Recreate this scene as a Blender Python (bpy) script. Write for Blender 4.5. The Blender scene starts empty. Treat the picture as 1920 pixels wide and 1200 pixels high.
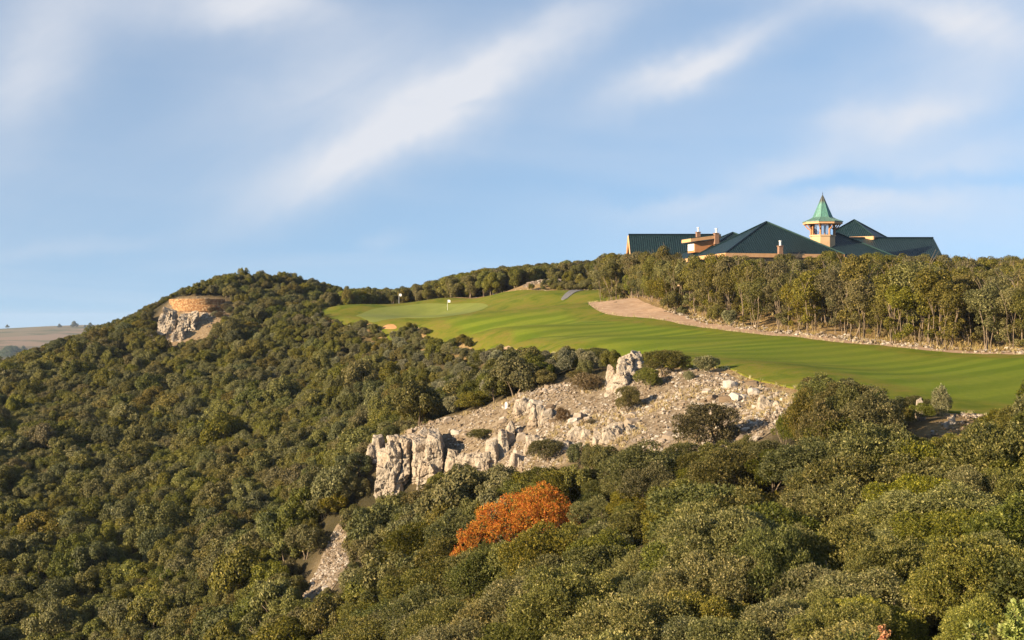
import bpy, math, random
import numpy as np
from mathutils import Vector, Matrix
from mathutils.geometry import delaunay_2d_cdt

random.seed(7)
rng = np.random.default_rng(7)
R = math.radians
scene = bpy.context.scene
COL = scene.collection

# ------------------------------------------------------------------ camera
F = 2667.0                      # focal length in photograph pixels (50 mm on a 36 mm frame)
cam_d = bpy.data.cameras.new('camera')
cam_d.sensor_width = 36.0
cam_d.lens = 50.0
cam_d.clip_start = 0.5
cam_d.clip_end = 60000
cam = bpy.data.objects.new('camera', cam_d)
COL.objects.link(cam)
cam.location = (0, 0, 0)
cam.rotation_euler = (R(90), 0, 0)
scene.camera = cam

# ------------------------------------------------------------------ sky, sun, exposure
SUN_EL = R(17.5)
SUN_DIR = Vector((-0.88 * math.cos(SUN_EL), -0.475 * math.cos(SUN_EL), math.sin(SUN_EL))).normalized()
world = bpy.data.worlds.new('World')
scene.world = world
world.use_nodes = True


class NT:
    """tiny node-tree helper"""
    def __init__(self, tree):
        self.t = tree
        self.n = tree.nodes
        self.l = tree.links

    def new(self, kind, **kw):
        n = self.n.new(kind)
        for k, v in kw.items():
            setattr(n, k, v)
        return n

    def put(self, sock, v):
        if hasattr(v, 'is_linked') or isinstance(v, bpy.types.NodeSocket):
            self.l.new(v, sock)
        else:
            sock.default_value = v

    def math(self, op, a, b=None, c=None, clamp=False):
        n = self.new('ShaderNodeMath', operation=op, use_clamp=clamp)
        self.put(n.inputs[0], a)
        if b is not None:
            self.put(n.inputs[1], b)
        if c is not None:
            self.put(n.inputs[2], c)
        return n.outputs[0]

    def noise(self, vec, scale, detail=4, rough=0.55, dist=0.0):
        n = self.new('ShaderNodeTexNoise')
        if vec is not None:
            self.put(n.inputs['Vector'], vec)
        n.inputs['Scale'].default_value = scale
        n.inputs['Detail'].default_value = detail
        n.inputs['Roughness'].default_value = rough
        n.inputs['Distortion'].default_value = dist
        return n.outputs['Fac']

    def ramp(self, fac, stops):
        n = self.new('ShaderNodeValToRGB')
        self.put(n.inputs[0], fac)
        el = n.color_ramp.elements
        while len(el) < len(stops):
            el.new(0.5)
        for e, (p, c) in zip(el, stops):
            e.position = p
            e.color = (*c, 1) if len(c) == 3 else c
        return n.outputs[0]

    def mix(self, fac, a, b, blend='MIX'):
        n = self.new('ShaderNodeMix', data_type='RGBA', blend_type=blend)
        self.put(n.inputs[0], fac)
        for s, v in ((n.inputs[6], a), (n.inputs[7], b)):
            if isinstance(v, tuple) and len(v) == 3:
                v = (*v, 1)
            self.put(s, v)
        return n.outputs[2]

    def mapr(self, v, a, b, c=0.0, d=1.0, smooth=False):
        n = self.new('ShaderNodeMapRange')
        if smooth:
            n.interpolation_type = 'SMOOTHSTEP'
        self.put(n.inputs[0], v)
        for i, x in enumerate((a, b, c, d)):
            n.inputs[1 + i].default_value = x
        return n.outputs[0]

    def vec(self, x, y, z):
        n = self.new('ShaderNodeCombineXYZ')
        for s, v in zip(n.inputs, (x, y, z)):
            self.put(s, v)
        return n.outputs[0]

    def sep(self, v):
        n = self.new('ShaderNodeSeparateXYZ')
        self.put(n.inputs[0], v)
        return n.outputs


def build_world():
    nt = NT(world.node_tree)
    nt.n.clear()
    tc = nt.new('ShaderNodeTexCoord').outputs['Generated']
    x, y, z = nt.sep(tc)
    # the lookup stays a little above the horizon: a clear, dust-free lower sky
    zl = nt.math('MULTIPLY_ADD', nt.math('MAXIMUM', z, 0.0), 0.85, 0.17)
    sky = nt.new('ShaderNodeTexSky', sky_type='NISHITA')
    sky.sun_disc = False
    sky.sun_elevation = SUN_EL
    sky.sun_rotation = math.atan2(SUN_DIR.x, SUN_DIR.y)
    sky.altitude = 900
    sky.air_density = 1.0
    sky.dust_density = 0.6
    sky.ozone_density = 2.0
    nt.put(sky.inputs[0], nt.vec(x, y, zl))
    # high thin cloud: streaks on a plane overhead
    zp = nt.math('ADD', nt.math('MAXIMUM', z, 0.0), 0.12)
    u = nt.math('DIVIDE', x, zp)
    v = nt.math('DIVIDE', y, zp)
    ru = nt.math('ADD', nt.math('MULTIPLY', u, 0.88), nt.math('MULTIPLY', v, 0.47))
    rv = nt.math('SUBTRACT', nt.math('MULTIPLY', v, 0.88), nt.math('MULTIPLY', u, 0.47))
    p = nt.vec(nt.math('MULTIPLY', ru, 0.55), nt.math('MULTIPLY', rv, 0.9), 3.7)
    veil = nt.mapr(nt.noise(p, 0.8, 5, 0.5, 0.4), 0.40, 0.78, smooth=True)
    # individual streaks, by direction (azimuth tangent, elevation tangent)
    ya = nt.math('MAXIMUM', y, 0.05)
    a = nt.math('DIVIDE', x, ya)
    e = nt.math('DIVIDE', z, ya)
    w1 = nt.math('MULTIPLY', nt.math('SUBTRACT', nt.noise(nt.vec(a, e, 0.0), 5.0, 5, 0.6), 0.5), 0.11)
    w2 = nt.math('MULTIPLY', nt.math('SUBTRACT', nt.noise(nt.vec(a, e, 4.0), 5.0, 5, 0.6), 0.5), 0.075)
    a0, e0 = a, e
    a = nt.math('ADD', a, w1)
    e = nt.math('ADD', e, w2)
    fa = nt.math('ADD', nt.math('MULTIPLY', a0, 0.88), nt.math('MULTIPLY', e0, 0.47))
    fe = nt.math('SUBTRACT', nt.math('MULTIPLY', e0, 0.88), nt.math('MULTIPLY', a0, 0.47))
    fibre = nt.mapr(nt.noise(nt.vec(nt.math('MULTIPLY', fa, 2.2), nt.math('MULTIPLY', fe, 7.0), 1.0), 4.0, 6, 0.55, 0.5), 0.3, 0.7, 0.74, 1.15)
    streaks = [  # cx, cy, angle, half length, half width, strength (photo pixels)
        (720, 255, 31, 215, 52, 0.80), (960, 120, 27, 220, 38, 0.42), (640, 150, 25, 160, 45, 0.30),
        (1290, 120, 27, 120, 26, 0.75), (1380, 70, 18, 160, 40, 0.25), (60, 110, 62, 130, 80, 0.60),
        (490, 5, -8, 110, 34, 0.70), (330, 20, -8, 180, 40, 0.35), (1820, 100, 40, 200, 90, 0.50), (1700, 20, -12, 200, 26, 0.55),
        (1700, 215, 14, 90, 24, 0.45), (1480, 305, 12, 130, 20, 0.30), (1350, 345, 8, 150, 14, 0.22),
        (1650, 375, 1, 330, 28, 0.30), (1850, 290, 16, 150, 28, 0.28), (735, 468, 12, 30, 14, 0.22), (80, 465, 2, 160, 12, 0.14),
        (1080, 30, 22, 120, 30, 0.30), (1600, 440, 0, 420, 60, 0.20), (1620, 338, 0, 240, 13, -0.42), (840, 195, 4, 60, 8, -0.25), (400, 250, 25, 420, 120, 0.16),
    ]
    tot = None
    for cx, cy, ang, L, W, s in streaks:
        ca, ce = (cx - 960) / F, (600 - cy) / F
        c_, s_ = math.cos(R(ang)), math.sin(R(ang))
        da = nt.math('SUBTRACT', a, ca)
        de = nt.math('SUBTRACT', e, ce)
        lx = nt.math('ADD', nt.math('MULTIPLY', da, c_ * F / L), nt.math('MULTIPLY', de, s_ * F / L))
        ly = nt.math('SUBTRACT', nt.math('MULTIPLY', de, c_ * F / W), nt.math('MULTIPLY', da, s_ * F / W))
        d2 = nt.math('ADD', nt.math('MULTIPLY', lx, lx), nt.math('MULTIPLY', ly, ly))
        g = nt.math('MULTIPLY', nt.math('EXPONENT', nt.math('MULTIPLY', d2, -0.55)), s)
        tot = g if tot is None else nt.math('ADD', tot, g)
    tot = nt.math('MULTIPLY', tot, nt.math('GREATER_THAN', y, 0.05))
    tot = nt.math('MULTIPLY', tot, fibre)
    cov = nt.math('ADD', nt.math('MULTIPLY', tot, 0.78), nt.math('MULTIPLY', nt.math('MULTIPLY_ADD', veil, 0.20, 0.16), nt.mapr(z, 0.0, 0.16, 0.75, 1.0)), clamp=True)
    cov = nt.math('MINIMUM', cov, 0.9)
    skyc = nt.mix(1.0, sky.outputs[0], (0.94, 1.04, 1.05), 'MULTIPLY')
    cloud = nt.mix(cov, skyc, CLOUD)
    bg = nt.new('ShaderNodeBackground')
    nt.l.new(cloud, bg.inputs[0])
    bg.inputs[1].default_value = SKY_STRENGTH
    out = nt.new('ShaderNodeOutputWorld')
    nt.l.new(bg.outputs[0], out.inputs[0])


SKY_STRENGTH = 0.075
CLOUD = (4.5, 4.55, 4.8)
build_world()

sun_d = bpy.data.lights.new('sun', 'SUN')
sun_d.energy = 5.0
sun_d.angle = R(0.53)
sun_d.color = (1.0, 0.80, 0.54)
sun = bpy.data.objects.new('sun', sun_d)
COL.objects.link(sun)
sun.rotation_euler = SUN_DIR.to_track_quat('Z', 'Y').to_euler()

scene.view_settings.view_transform = 'Standard'
scene.view_settings.look = 'None'
scene.view_settings.exposure = 1.3
scene.view_settings.gamma = 1.0
cy = scene.cycles
cy.max_bounces = 4
cy.diffuse_bounces = 1
cy.glossy_bounces = 2
cy.transmission_bounces = 3
cy.transparent_max_bounces = 6
cy.volume_bounces = 0
cy.caustics_reflective = False
cy.caustics_refractive = False
cy.use_denoising = True


# ------------------------------------------------------------------ numeric helpers
def _hash(ix, iy, iz, seed):
    h = (ix.astype(np.int64) * 374761393 + iy.astype(np.int64) * 668265263 + iz.astype(np.int64) * 2147483647 + seed * 1274126177) & 0xffffffff
    h = ((h ^ (h >> 13)) * 1274126177) & 0xffffffff
    h = ((h ^ (h >> 16)) * 2246822519) & 0xffffffff
    return ((h ^ (h >> 15)) & 0xffffff) / float(0xffffff)


def vnoise(p, seed=0):
    i = np.floor(p).astype(np.int64)
    f = p - i
    u = f * f * (3 - 2 * f)
    out = 0
    for dx in (0, 1):
        for dy in (0, 1):
            for dz in (0, 1):
                w = (u[:, 0] if dx else 1 - u[:, 0]) * (u[:, 1] if dy else 1 - u[:, 1]) * (u[:, 2] if dz else 1 - u[:, 2])
                out = out + w * _hash(i[:, 0] + dx, i[:, 1] + dy, i[:, 2] + dz, seed)
    return out * 2 - 1


def fbm(p, seed=0, octv=4, gain=0.5):
    a, s, t = 1.0, 0.0, 0.0
    q = np.array(p, float)
    for k in range(octv):
        s = s + a * vnoise(q, seed + k * 17)
        t += a
        a *= gain
        q = q * 2.03 + 11.7
    return s / t


def in_poly(poly, x, y):
    x = np.asarray(x, float)
    y = np.asarray(y, float)
    r = np.zeros(x.shape, bool)
    n = len(poly)
    j = n - 1
    for i in range(n):
        xi, yi = poly[i][0], poly[i][1]
        xj, yj = poly[j][0], poly[j][1]
        c = ((yi > y) != (yj > y)) & (x < (xj - xi) * (y - yi) / (yj - yi + 1e-12) + xi)
        r ^= c
        j = i
    return r


def W(px, py, Y, h=0.0):
    """photograph pixel + distance -> point on the place (camera is the origin)"""
    return ((px - 960) / F * Y, Y, -(py - 600) / F * Y - h)


# ------------------------------------------------------------------ terrain heights (surveyed points, thin-plate spline)
FW_NEAR = [(2100, 806, 83), (1900, 783, 86), (1800, 775, 87), (1700, 765, 89), (1600, 750, 92), (1500, 729, 97), (1400, 707, 104),
           (1365, 692, 108), (1290, 690, 113), (1200, 680, 124), (1150, 673, 133), (1050, 661, 150), (950, 649, 167), (870, 634, 190),
           (780, 614, 228), (700, 606, 258), (640, 603, 275), (605, 596, 287)]
FW_FAR = [(612, 583, 300), (680, 578, 310), (760, 573, 310), (830, 568, 305), (900, 564, 297), (960, 557, 287), (1030, 551, 280),
          (1085, 546, 276), (1148, 545, 264), (1160, 566, 236), (1112, 569, 230), (1105, 578, 221), (1150, 592, 204), (1250, 603, 187), (1330, 617, 173),
          (1420, 628, 160), (1500, 636, 151), (1600, 645, 142), (1700, 655, 133), (1800, 661, 127), (1900, 664, 122), (2100, 669, 117)]
CTRL = [W(*p) for p in FW_NEAR + FW_FAR]
CTRL += [W(*p) for p in [
    (1900, 700, 105), (1700, 702, 108), (1500, 680, 122), (1300, 650, 145), (1150, 640, 165), (1150, 610, 187), (1000, 622, 200), (1000, 588, 240),
    (850, 606, 245), (800, 596, 285), (760, 600, 268), (900, 585, 265), (560, 594, 300), (640, 590, 292),
    # behind the green
    (900, 562, 315), (1050, 541, 296), (1000, 547, 294), (1100, 540, 296), (1000, 550, 320), (1100, 545, 320), (760, 582, 345), (650, 590, 345),
    # grove slope
    (1900, 640, 140), (1900, 592, 185), (1900, 580, 215), (1700, 565, 200), (1700, 550, 230), (1500, 600, 175), (1500, 560, 208), (1300, 590, 192),
    (1300, 550, 225), (1250, 545, 250), (1400, 538, 250), (1600, 540, 255), (1800, 552, 255), (1500, 536, 285), (1200, 545, 290),
    # knoll with the terrace wall
    (380, 583, 329), (430, 585, 328), (330, 583, 331), (380, 561, 338), (430, 566, 337), (340, 560, 340), (300, 640, 319), (430, 632, 316), (480, 604, 322),
    # rocky spur
    (1130, 735, 116), (1060, 727, 120), (1000, 737, 122), (900, 776, 125), (800, 806, 128), (720, 832, 130), (700, 905, 123), (780, 900, 121), (850, 880, 118),
    (950, 880, 110), (950, 800, 118), (1050, 800, 109), (1050, 850, 102), (1150, 785, 106), (1200, 830, 96), (1200, 740, 108), (1300, 725, 105),
    (1400, 760, 96), (1480, 742, 96), (1350, 838, 88), (1450, 800, 87), (1200, 700, 114), (1800, 795, 80), (1700, 810, 80), (1560, 830, 80),
    (620, 1060, 112), (650, 1015, 118), (590, 1105, 107),
]]
CTRL += [W(p[0], p[1], p[2], p[3] * (0.78 if p[2] > 95 else 0.95)) for p in [
    (450, 507, 356, 4), (560, 516, 366, 4), (640, 542, 372, 4), (330, 546, 352, 1.6), (250, 592, 346, 3.6), (150, 626, 338, 4.4), (50, 657, 328, 4.8), (-100, 705, 316, 4.8),
    (540, 592, 292, 2.2), (450, 622, 286, 2.6), (350, 656, 281, 2.6), (240, 690, 279, 2.6), (480, 650, 303, 3.2), (380, 680, 303, 3.2),
    (0, 710, 285, 3), (0, 800, 235, 3), (0, 900, 192, 3), (0, 1050, 155, 3), (0, 1200, 130, 3), (-250, 1000, 180, 3), (-250, 800, 250, 3),
    (200, 755, 255, 3), (200, 900, 195, 3), (200, 1100, 145, 3), (400, 710, 258, 3), (400, 850, 195, 3), (400, 1050, 142, 3), (400, 1200, 115, 3),
    (600, 632, 270, 2), (600, 722, 225, 3), (600, 850, 178, 3), (600, 960, 140, 3), (600, 1200, 92, 3), (750, 650, 236, 1.6), (750, 722, 195, 3), (740, 790, 165, 3),
    (900, 682, 176, 1.6), (900, 735, 150, 2.8), (1050, 690, 144, 1.8), (820, 790, 146, 2.8),
    (1900, 850, 63, 2.8), (1900, 1000, 42, 3), (1900, 1200, 28, 3), (1600, 870, 68, 2.8), (1600, 1000, 48, 3), (1600, 1200, 32, 3),
    (1300, 900, 73, 2.8), (1300, 1050, 52, 3), (1300, 1200, 38, 3), (1050, 905, 90, 2.8), (1050, 1010, 68, 3), (1050, 1200, 46, 3),
    (850, 950, 100, 3), (850, 1060, 78, 3), (800, 1200, 58, 3), (720, 980, 115, 3), (700, 1100, 92, 3), (680, 1200, 76, 3),
]]
CTRL += [(0, 8, -11), (25, 5, -9), (-30, 20, -18), (60, 30, -7), (90, 60, -5), (95, 110, -2), (95, 200, 2), (90, 300, 2), (-150, 90, -44), (-165, 200, -36),
         (-190, 330, -34), (-120, 420, -32), (-60, 440, -14), (20, 440, -4), (110, 420, -8), (-80, 60, -32), (-60, 385, -4), (-90, 375, -12), (-20, 390, 0)]
CTRL = np.array(CTRL, float)


def tps_fit(P, lam=0.6):
    n = len(P)
    d2 = ((P[:, None, :2] - P[None, :, :2]) ** 2).sum(-1)
    K = 0.5 * d2 * np.log(d2 + 1e-9) + np.eye(n) * lam * 10
    A = np.zeros((n + 3, n + 3))
    A[:n, :n] = K
    A[:n, n] = 1
    A[:n, n + 1:] = P[:, :2]
    A[n:, :n] = A[:n, n:].T
    return np.linalg.solve(A, np.concatenate([P[:, 2], np.zeros(3)]))


TW = tps_fit(CTRL)
GX0, GX1, GY0, GY1, GS = -240.0, 160.0, -40.0, 500.0, 1.25
gx = np.arange(GX0, GX1 + .1, GS)
gy = np.arange(GY0, GY1 + .1, GS)
MX, MY = np.meshgrid(gx, gy)
pts = np.stack([MX.ravel(), MY.ravel()], 1)
Z = TW[-3] + TW[-2] * pts[:, 0] + TW[-1] * pts[:, 1]
for k in range(len(CTRL)):
    d2 = ((pts - CTRL[k, :2]) ** 2).sum(1)
    Z += TW[k] * 0.5 * d2 * np.log(d2 + 1e-9)


def smooth_loop(poly, step=1.0):
    P = np.array(poly, float)[:, :2]
    n = len(P)
    out = []
    for i in range(n):
        p0, p1, p2, p3 = P[i - 1], P[i], P[(i + 1) % n], P[(i + 2) % n]
        m = max(2, int(np.linalg.norm(p2 - p1) / step))
        for k in range(m):
            t = k / m
            q = 0.5 * ((2 * p1) + (-p0 + p2) * t + (2 * p0 - 5 * p1 + 4 * p2 - p3) * t * t + (-p0 + 3 * p1 - 3 * p2 + p3) * t ** 3)
            out.append(tuple(q))
    return out


FAIRWAY = smooth_loop([W(*p) for p in FW_NEAR + FW_FAR], 1.2)
fw_mask = in_poly(FAIRWAY, MX, MY).astype(float)


def blur(a, k):
    for ax in (0, 1):
        c = np.cumsum(np.pad(a, [(k + 1, k) if i == ax else (0, 0) for i in (0, 1)], mode='edge'), axis=ax)
        a = (np.take(c, range(2 * k + 1, c.shape[ax]), ax) - np.take(c, range(0, c.shape[ax] - 2 * k - 1), ax)) / (2 * k + 1)
    return a


fw_soft = blur(blur(fw_mask, 2), 2)
q3 = np.stack([pts[:, 0], pts[:, 1], np.zeros(len(pts))], 1)
rough = 0.45 * fbm(q3 / 9.0, 3, 4) + 0.22 * fbm(q3 / 2.7, 8, 2)
HG = Z.reshape(MX.shape) + rough.reshape(MX.shape) * (1 - fw_soft)
HG += 0.25 * fbm(q3 / 16.0, 21, 2).reshape(MX.shape) * fw_soft
for px, py, Y, rad, hh in [(1012, 556, 264, 8, 1.7), (660, 585, 298, 7, 0.9), (820, 575, 302, 9, 1.0), (930, 570, 285, 8, 0.9), (880, 575, 292, 6, 0.5), (1120, 556, 255, 6, 0.6), (985, 560, 276, 6, 0.6), (1060, 590, 222, 9, 0.5), (1045, 543, 293, 9, 1.4), (1000, 547, 292, 6, 0.7)]:
    bx, by, _ = W(px, py, Y)
    HG += hh * np.exp(-((MX - bx) ** 2 + (MY - by) ** 2) / (rad * rad))
# the hill ends in a low plain on all sides
ed = np.minimum(np.minimum(MX - GX0, GX1 - MX), np.minimum(np.maximum(MY - GY0, 0), GY1 - MY))
t_ = np.clip(ed / 55.0, 0, 1)
t_ = t_ * t_ * (3 - 2 * t_)
HG = HG * t_ + (-78.0) * (1 - t_)


def H(x, y):
    x = np.asarray(x, float)
    y = np.asarray(y, float)
    i = np.clip((x - GX0) / GS, 0, len(gx) - 1.001)
    j = np.clip((y - GY0) / GS, 0, len(gy) - 1.001)
    i0 = i.astype(int)
    j0 = j.astype(int)
    fx, fy = i - i0, j - j0
    return (HG[j0, i0] * (1 - fx) * (1 - fy) + HG[j0, i0 + 1] * fx * (1 - fy) + HG[j0 + 1, i0] * (1 - fx) * fy + HG[j0 + 1, i0 + 1] * fx * fy)


def proj(x, y, z):
    y = np.maximum(y, 0.5)
    return 960 + x / y * F, 600 - z / y * F


# ------------------------------------------------------------------ object helpers
def link(o, parent=None):
    COL.objects.link(o)
    if parent is not None:
        o.parent = parent
    return o


def tag(o, label=None, cat=None, group=None, kind=None):
    if label:
        o['label'] = label
    if cat:
        o['category'] = cat
    if group:
        o['group'] = group
    if kind:
        o['kind'] = kind
    return o


def mesh_np(name, V, faces, mat=None, smooth=False, attrs=None):
    """faces: (N,k) int array or list of such arrays"""
    me = bpy.data.meshes.new(name)
    V = np.asarray(V, np.float32)
    fl = faces if isinstance(faces, list) else [faces]
    fl = [np.asarray(f, np.int32) for f in fl if len(f)]
    tot = np.concatenate([np.full(len(f), f.shape[1], np.int32) for f in fl])
    idx = np.concatenate([f.ravel() for f in fl])
    me.vertices.add(len(V))
    me.vertices.foreach_set('co', V.ravel())
    me.loops.add(len(idx))
    me.loops.foreach_set('vertex_index', idx)
    me.polygons.add(len(tot))
    start = np.concatenate([[0], np.cumsum(tot)[:-1]]).astype(np.int32)
    me.polygons.foreach_set('loop_start', start)
    me.polygons.foreach_set('loop_total', tot)
    if smooth is not None:
        me.polygons.foreach_set('use_smooth', np.full(len(tot), bool(smooth)))
    for nm, (dom, arr) in (attrs or {}).items():
        at = me.attributes.new(nm, 'FLOAT', dom)
        at.data.foreach_set('value', np.asarray(arr, np.float32))
    me.update(calc_edges=True)
    me.validate()
    if mat:
        me.materials.append(mat)
    return me


def obj(name, me, parent=None, loc=None):
    o = bpy.data.objects.new(name, me)
    if loc is not None:
        o.location = loc
    return link(o, parent)


def empty(name, loc=(0, 0, 0), rz=0.0):
    o = bpy.data.objects.new(name, None)
    o.empty_display_size = 0.3
    o.location = loc
    o.rotation_euler = (0, 0, rz)
    return link(o)


class MB:
    def __init__(self):
        self.v, self.f3, self.f4 = [], [], []
        self.n = 0

    def add(self, V, F):
        V = np.asarray(V, float)
        for f in F:
            (self.f3 if len(f) == 3 else self.f4).append([i + self.n for i in f])
        self.v.append(V)
        self.n += len(V)
        return self

    def box(self, c, s, rz=0.0, tilt=None):
        c = np.array(c, float)
        h = np.array(s, float) / 2
        V = np.array([[x, y, z] for z in (-1, 1) for y in (-1, 1) for x in (-1, 1)]) * h
        if rz:
            ca, sa = math.cos(rz), math.sin(rz)
            V = V @ np.array([[ca, sa, 0], [-sa, ca, 0], [0, 0, 1]])
        return self.add(V + c, [(0, 2, 3, 1), (4, 5, 7, 6), (0, 1, 5, 4), (2, 6, 7, 3), (0, 4, 6, 2), (1, 3, 7, 5)])

    def hexa(self, V8):
        """bottom 4 (ccw), top 4 (ccw)"""
        return self.add(V8, [(3, 2, 1, 0), (4, 5, 6, 7), (0, 1, 5, 4), (1, 2, 6, 5), (2, 3, 7, 6), (3, 0, 4, 7)])

    def slab(self, poly, th):
        """planar polygon extruded straight down by th"""
        P = np.array(poly, float)
        n = len(P)
        V = np.concatenate([P, P - np.array([0, 0, th])])
        F = []
        if n <= 4:
            F += [tuple(range(n)), tuple(range(2 * n - 1, n - 1, -1))]
        else:
            for i in range(1, n - 1):
                F += [(0, i, i + 1), (n, n + i + 1, n + i)]
        for i in range(n):
            j = (i + 1) % n
            F.append((i, n + i, n + j, j))
        return self.add(V, F)

    def tube(self, P, r, sides=6, cap=True):
        P = np.array(P, float)
        r = np.broadcast_to(np.array(r, float), (len(P),))
        V = []
        for i in range(len(P)):
            d = P[min(i + 1, len(P) - 1)] - P[max(i - 1, 0)]
            d = d / (np.linalg.norm(d) + 1e-9)
            a = np.array([1, 0, 0]) if abs(d[0]) < 0.8 else np.array([0, 1, 0])
            s = np.cross(d, a)
            s /= np.linalg.norm(s)
            t = np.cross(d, s)
            for k in range(sides):
                w = 2 * math.pi * k / sides
                V.append(P[i] + r[i] * (math.cos(w) * s + math.sin(w) * t))
        F = []
        for i in range(len(P) - 1):
            for k in range(sides):
                k2 = (k + 1) % sides
                F.append((i * sides + k, i * sides + k2, (i + 1) * sides + k2, (i + 1) * sides + k))
        if cap:
            for b in (0, (len(P) - 1) * sides):
                for k in range(1, sides - 1):
                    F.append((b, b + k, b + k + 1))
        return self.add(V, F)

    def mesh(self, name, mat, smooth=False):
        return mesh_np(name, np.concatenate(self.v), [np.array(self.f3, int).reshape(-1, 3), np.array(self.f4, int).reshape(-1, 4)], mat, smooth)


# ------------------------------------------------------------------ materials
def new_mat(name):
    m = bpy.data.materials.new(name)
    m.use_nodes = True
    nt = NT(m.node_tree)
    nt.n.clear()
    b = nt.new('ShaderNodeBsdfPrincipled')
    o = nt.new('ShaderNodeOutputMaterial')
    nt.l.new(b.outputs[0], o.inputs[0])
    return m, nt, b, o


def bump(nt, b, h, strength, dist):
    n = nt.new('ShaderNodeBump')
    n.inputs['Strength'].default_value = strength
    n.inputs['Distance'].default_value = dist
    nt.l.new(h, n.inputs['Height'])
    nt.l.new(n.outputs[0], b.inputs['Normal'])


def leaf_mat(name, stops, trans=0.22, var=0.35, hue=0.03, rough=0.55, spec=0.35, tint=None):
    m, nt, b, o = new_mat(name)
    at = nt.new('ShaderNodeAttribute', attribute_name='lv')
    oi = nt.new('ShaderNodeObjectInfo')
    rnd = oi.outputs['Random']
    col = nt.ramp(at.outputs['Fac'], stops)
    hs = nt.new('ShaderNodeHueSaturation')
    nt.l.new(col, hs.inputs['Color'])
    r2 = nt.math('FRACT', nt.math('MULTIPLY', rnd, 7.13))
    r3 = nt.math('FRACT', nt.math('MULTIPLY', rnd, 31.7))
    nt.l.new(nt.mapr(rnd, 0, 1, 0.5 - hue, 0.5 + hue), hs.inputs['Hue'])
    nt.l.new(nt.mapr(r2, 0, 1, 0.75, 1.12), hs.inputs['Saturation'])
    nt.l.new(nt.mapr(r3, 0, 1, 1 - var, 1 + var), hs.inputs['Value'])
    c = hs.outputs[0]
    nt.l.new(c, b.inputs['Base Color'])
    b.inputs['Roughness'].default_value = rough
    b.inputs['Specular IOR Level'].default_value = spec
    tr = nt.new('ShaderNodeBsdfTranslucent')
    nt.l.new(nt.mix(1.0, c, (1.25, 1.25, 0.6), 'MULTIPLY'), tr.inputs[0])
    mx = nt.new('ShaderNodeMixShader')
    mx.inputs[0].default_value = trans
    nt.l.new(b.outputs[0], mx.inputs[1])
    nt.l.new(tr.outputs[0], mx.inputs[2])
    nt.l.new(mx.outputs[0], o.inputs[0])
    return m


M = {}
def tone(name, k, **kw):
    """four greens of the same leaf: shade -> lit tip"""
    st = [(0.0, (0.036, 0.042, 0.008)), (0.45, (0.098, 0.098, 0.019)), (0.8, (0.170, 0.155, 0.034)), (1.0, (0.27, 0.235, 0.075))]
    return leaf_mat(name, [(p, tuple(c * m for c, m in zip(col, k))) for p, col in st], **kw)


TONES = {'dark green': (0.88, 0.93, 0.80), 'olive': (1.16, 1.10, 0.96), 'brownish': (1.18, 0.99, 0.92), 'yellow-green': (1.14, 1.12, 0.86), 'grey-green': (1.12, 1.08, 1.20)}
for _n, _k in TONES.items():
    M['oak ' + _n] = tone('holm_oak_leaves_' + _n.replace('-', '_').replace(' ', '_'), _k, var=0.18, hue=0.012, spec=0.2)
    M['near ' + _n] = tone('holm_oak_sprays_' + _n.replace('-', '_').replace(' ', '_'), tuple(1.4 * q for q in _k), var=0.15, hue=0.012, spec=0.3)
M['oak'] = tone('holm_oak_leaves', (1.18, 1.13, 0.96), var=0.28, hue=0.03, spec=0.2)
M['oak_near'] = M['near olive']
M['grove'] = tone('grove_oak_leaves', (1.25, 1.12, 0.98), var=0.25, hue=0.015, spec=0.2)
M['pale'] = leaf_mat('pale_shrub_leaves', [(0.0, (0.09, 0.09, 0.042)), (0.5, (0.20, 0.19, 0.092)), (1.0, (0.36, 0.325, 0.19))], hue=0.015)
M['orange'] = leaf_mat('autumn_leaves', [(0.0, (0.32, 0.055, 0.002)), (0.35, (0.54, 0.155, 0.005)), (0.6, (0.62, 0.245, 0.010)), (0.85, (0.50, 0.27, 0.016)), (1.0, (0.30, 0.22, 0.02))], var=0.05, hue=0.005, trans=0.3, spec=0.08)
M['brown'] = leaf_mat('brownish_shrub_leaves', [(0.0, (0.06, 0.042, 0.016)), (0.5, (0.13, 0.095, 0.036)), (1.0, (0.22, 0.16, 0.075))])
M['lime'] = leaf_mat('young_pine_needles', [(0.0, (0.12, 0.14, 0.02)), (0.6, (0.26, 0.27, 0.04)), (1.0, (0.38, 0.34, 0.08))], trans=0.3)
M['far_leaf'] = leaf_mat('far_tree_leaves', [(0.0, (0.03, 0.042, 0.016)), (1.0, (0.07, 0.085, 0.03))])
M['drygrass'] = leaf_mat('dry_grass_blades', [(0.0, (0.26, 0.19, 0.085)), (0.5, (0.40, 0.30, 0.14)), (1.0, (0.50, 0.41, 0.22))], trans=0.3, var=0.2)


def mat_bark():
    m, nt, b, o = new_mat('oak_bark')
    g = nt.new('ShaderNodeTexCoord').outputs['Object']
    n = nt.noise(g, 6, 4)
    nt.l.new(nt.ramp(n, [(0.3, (0.085, 0.062, 0.04)), (0.7, (0.27, 0.20, 0.13))]), b.inputs['Base Color'])
    b.inputs['Roughness'].default_value = 0.9
    return m


M['bark'] = mat_bark()


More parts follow.
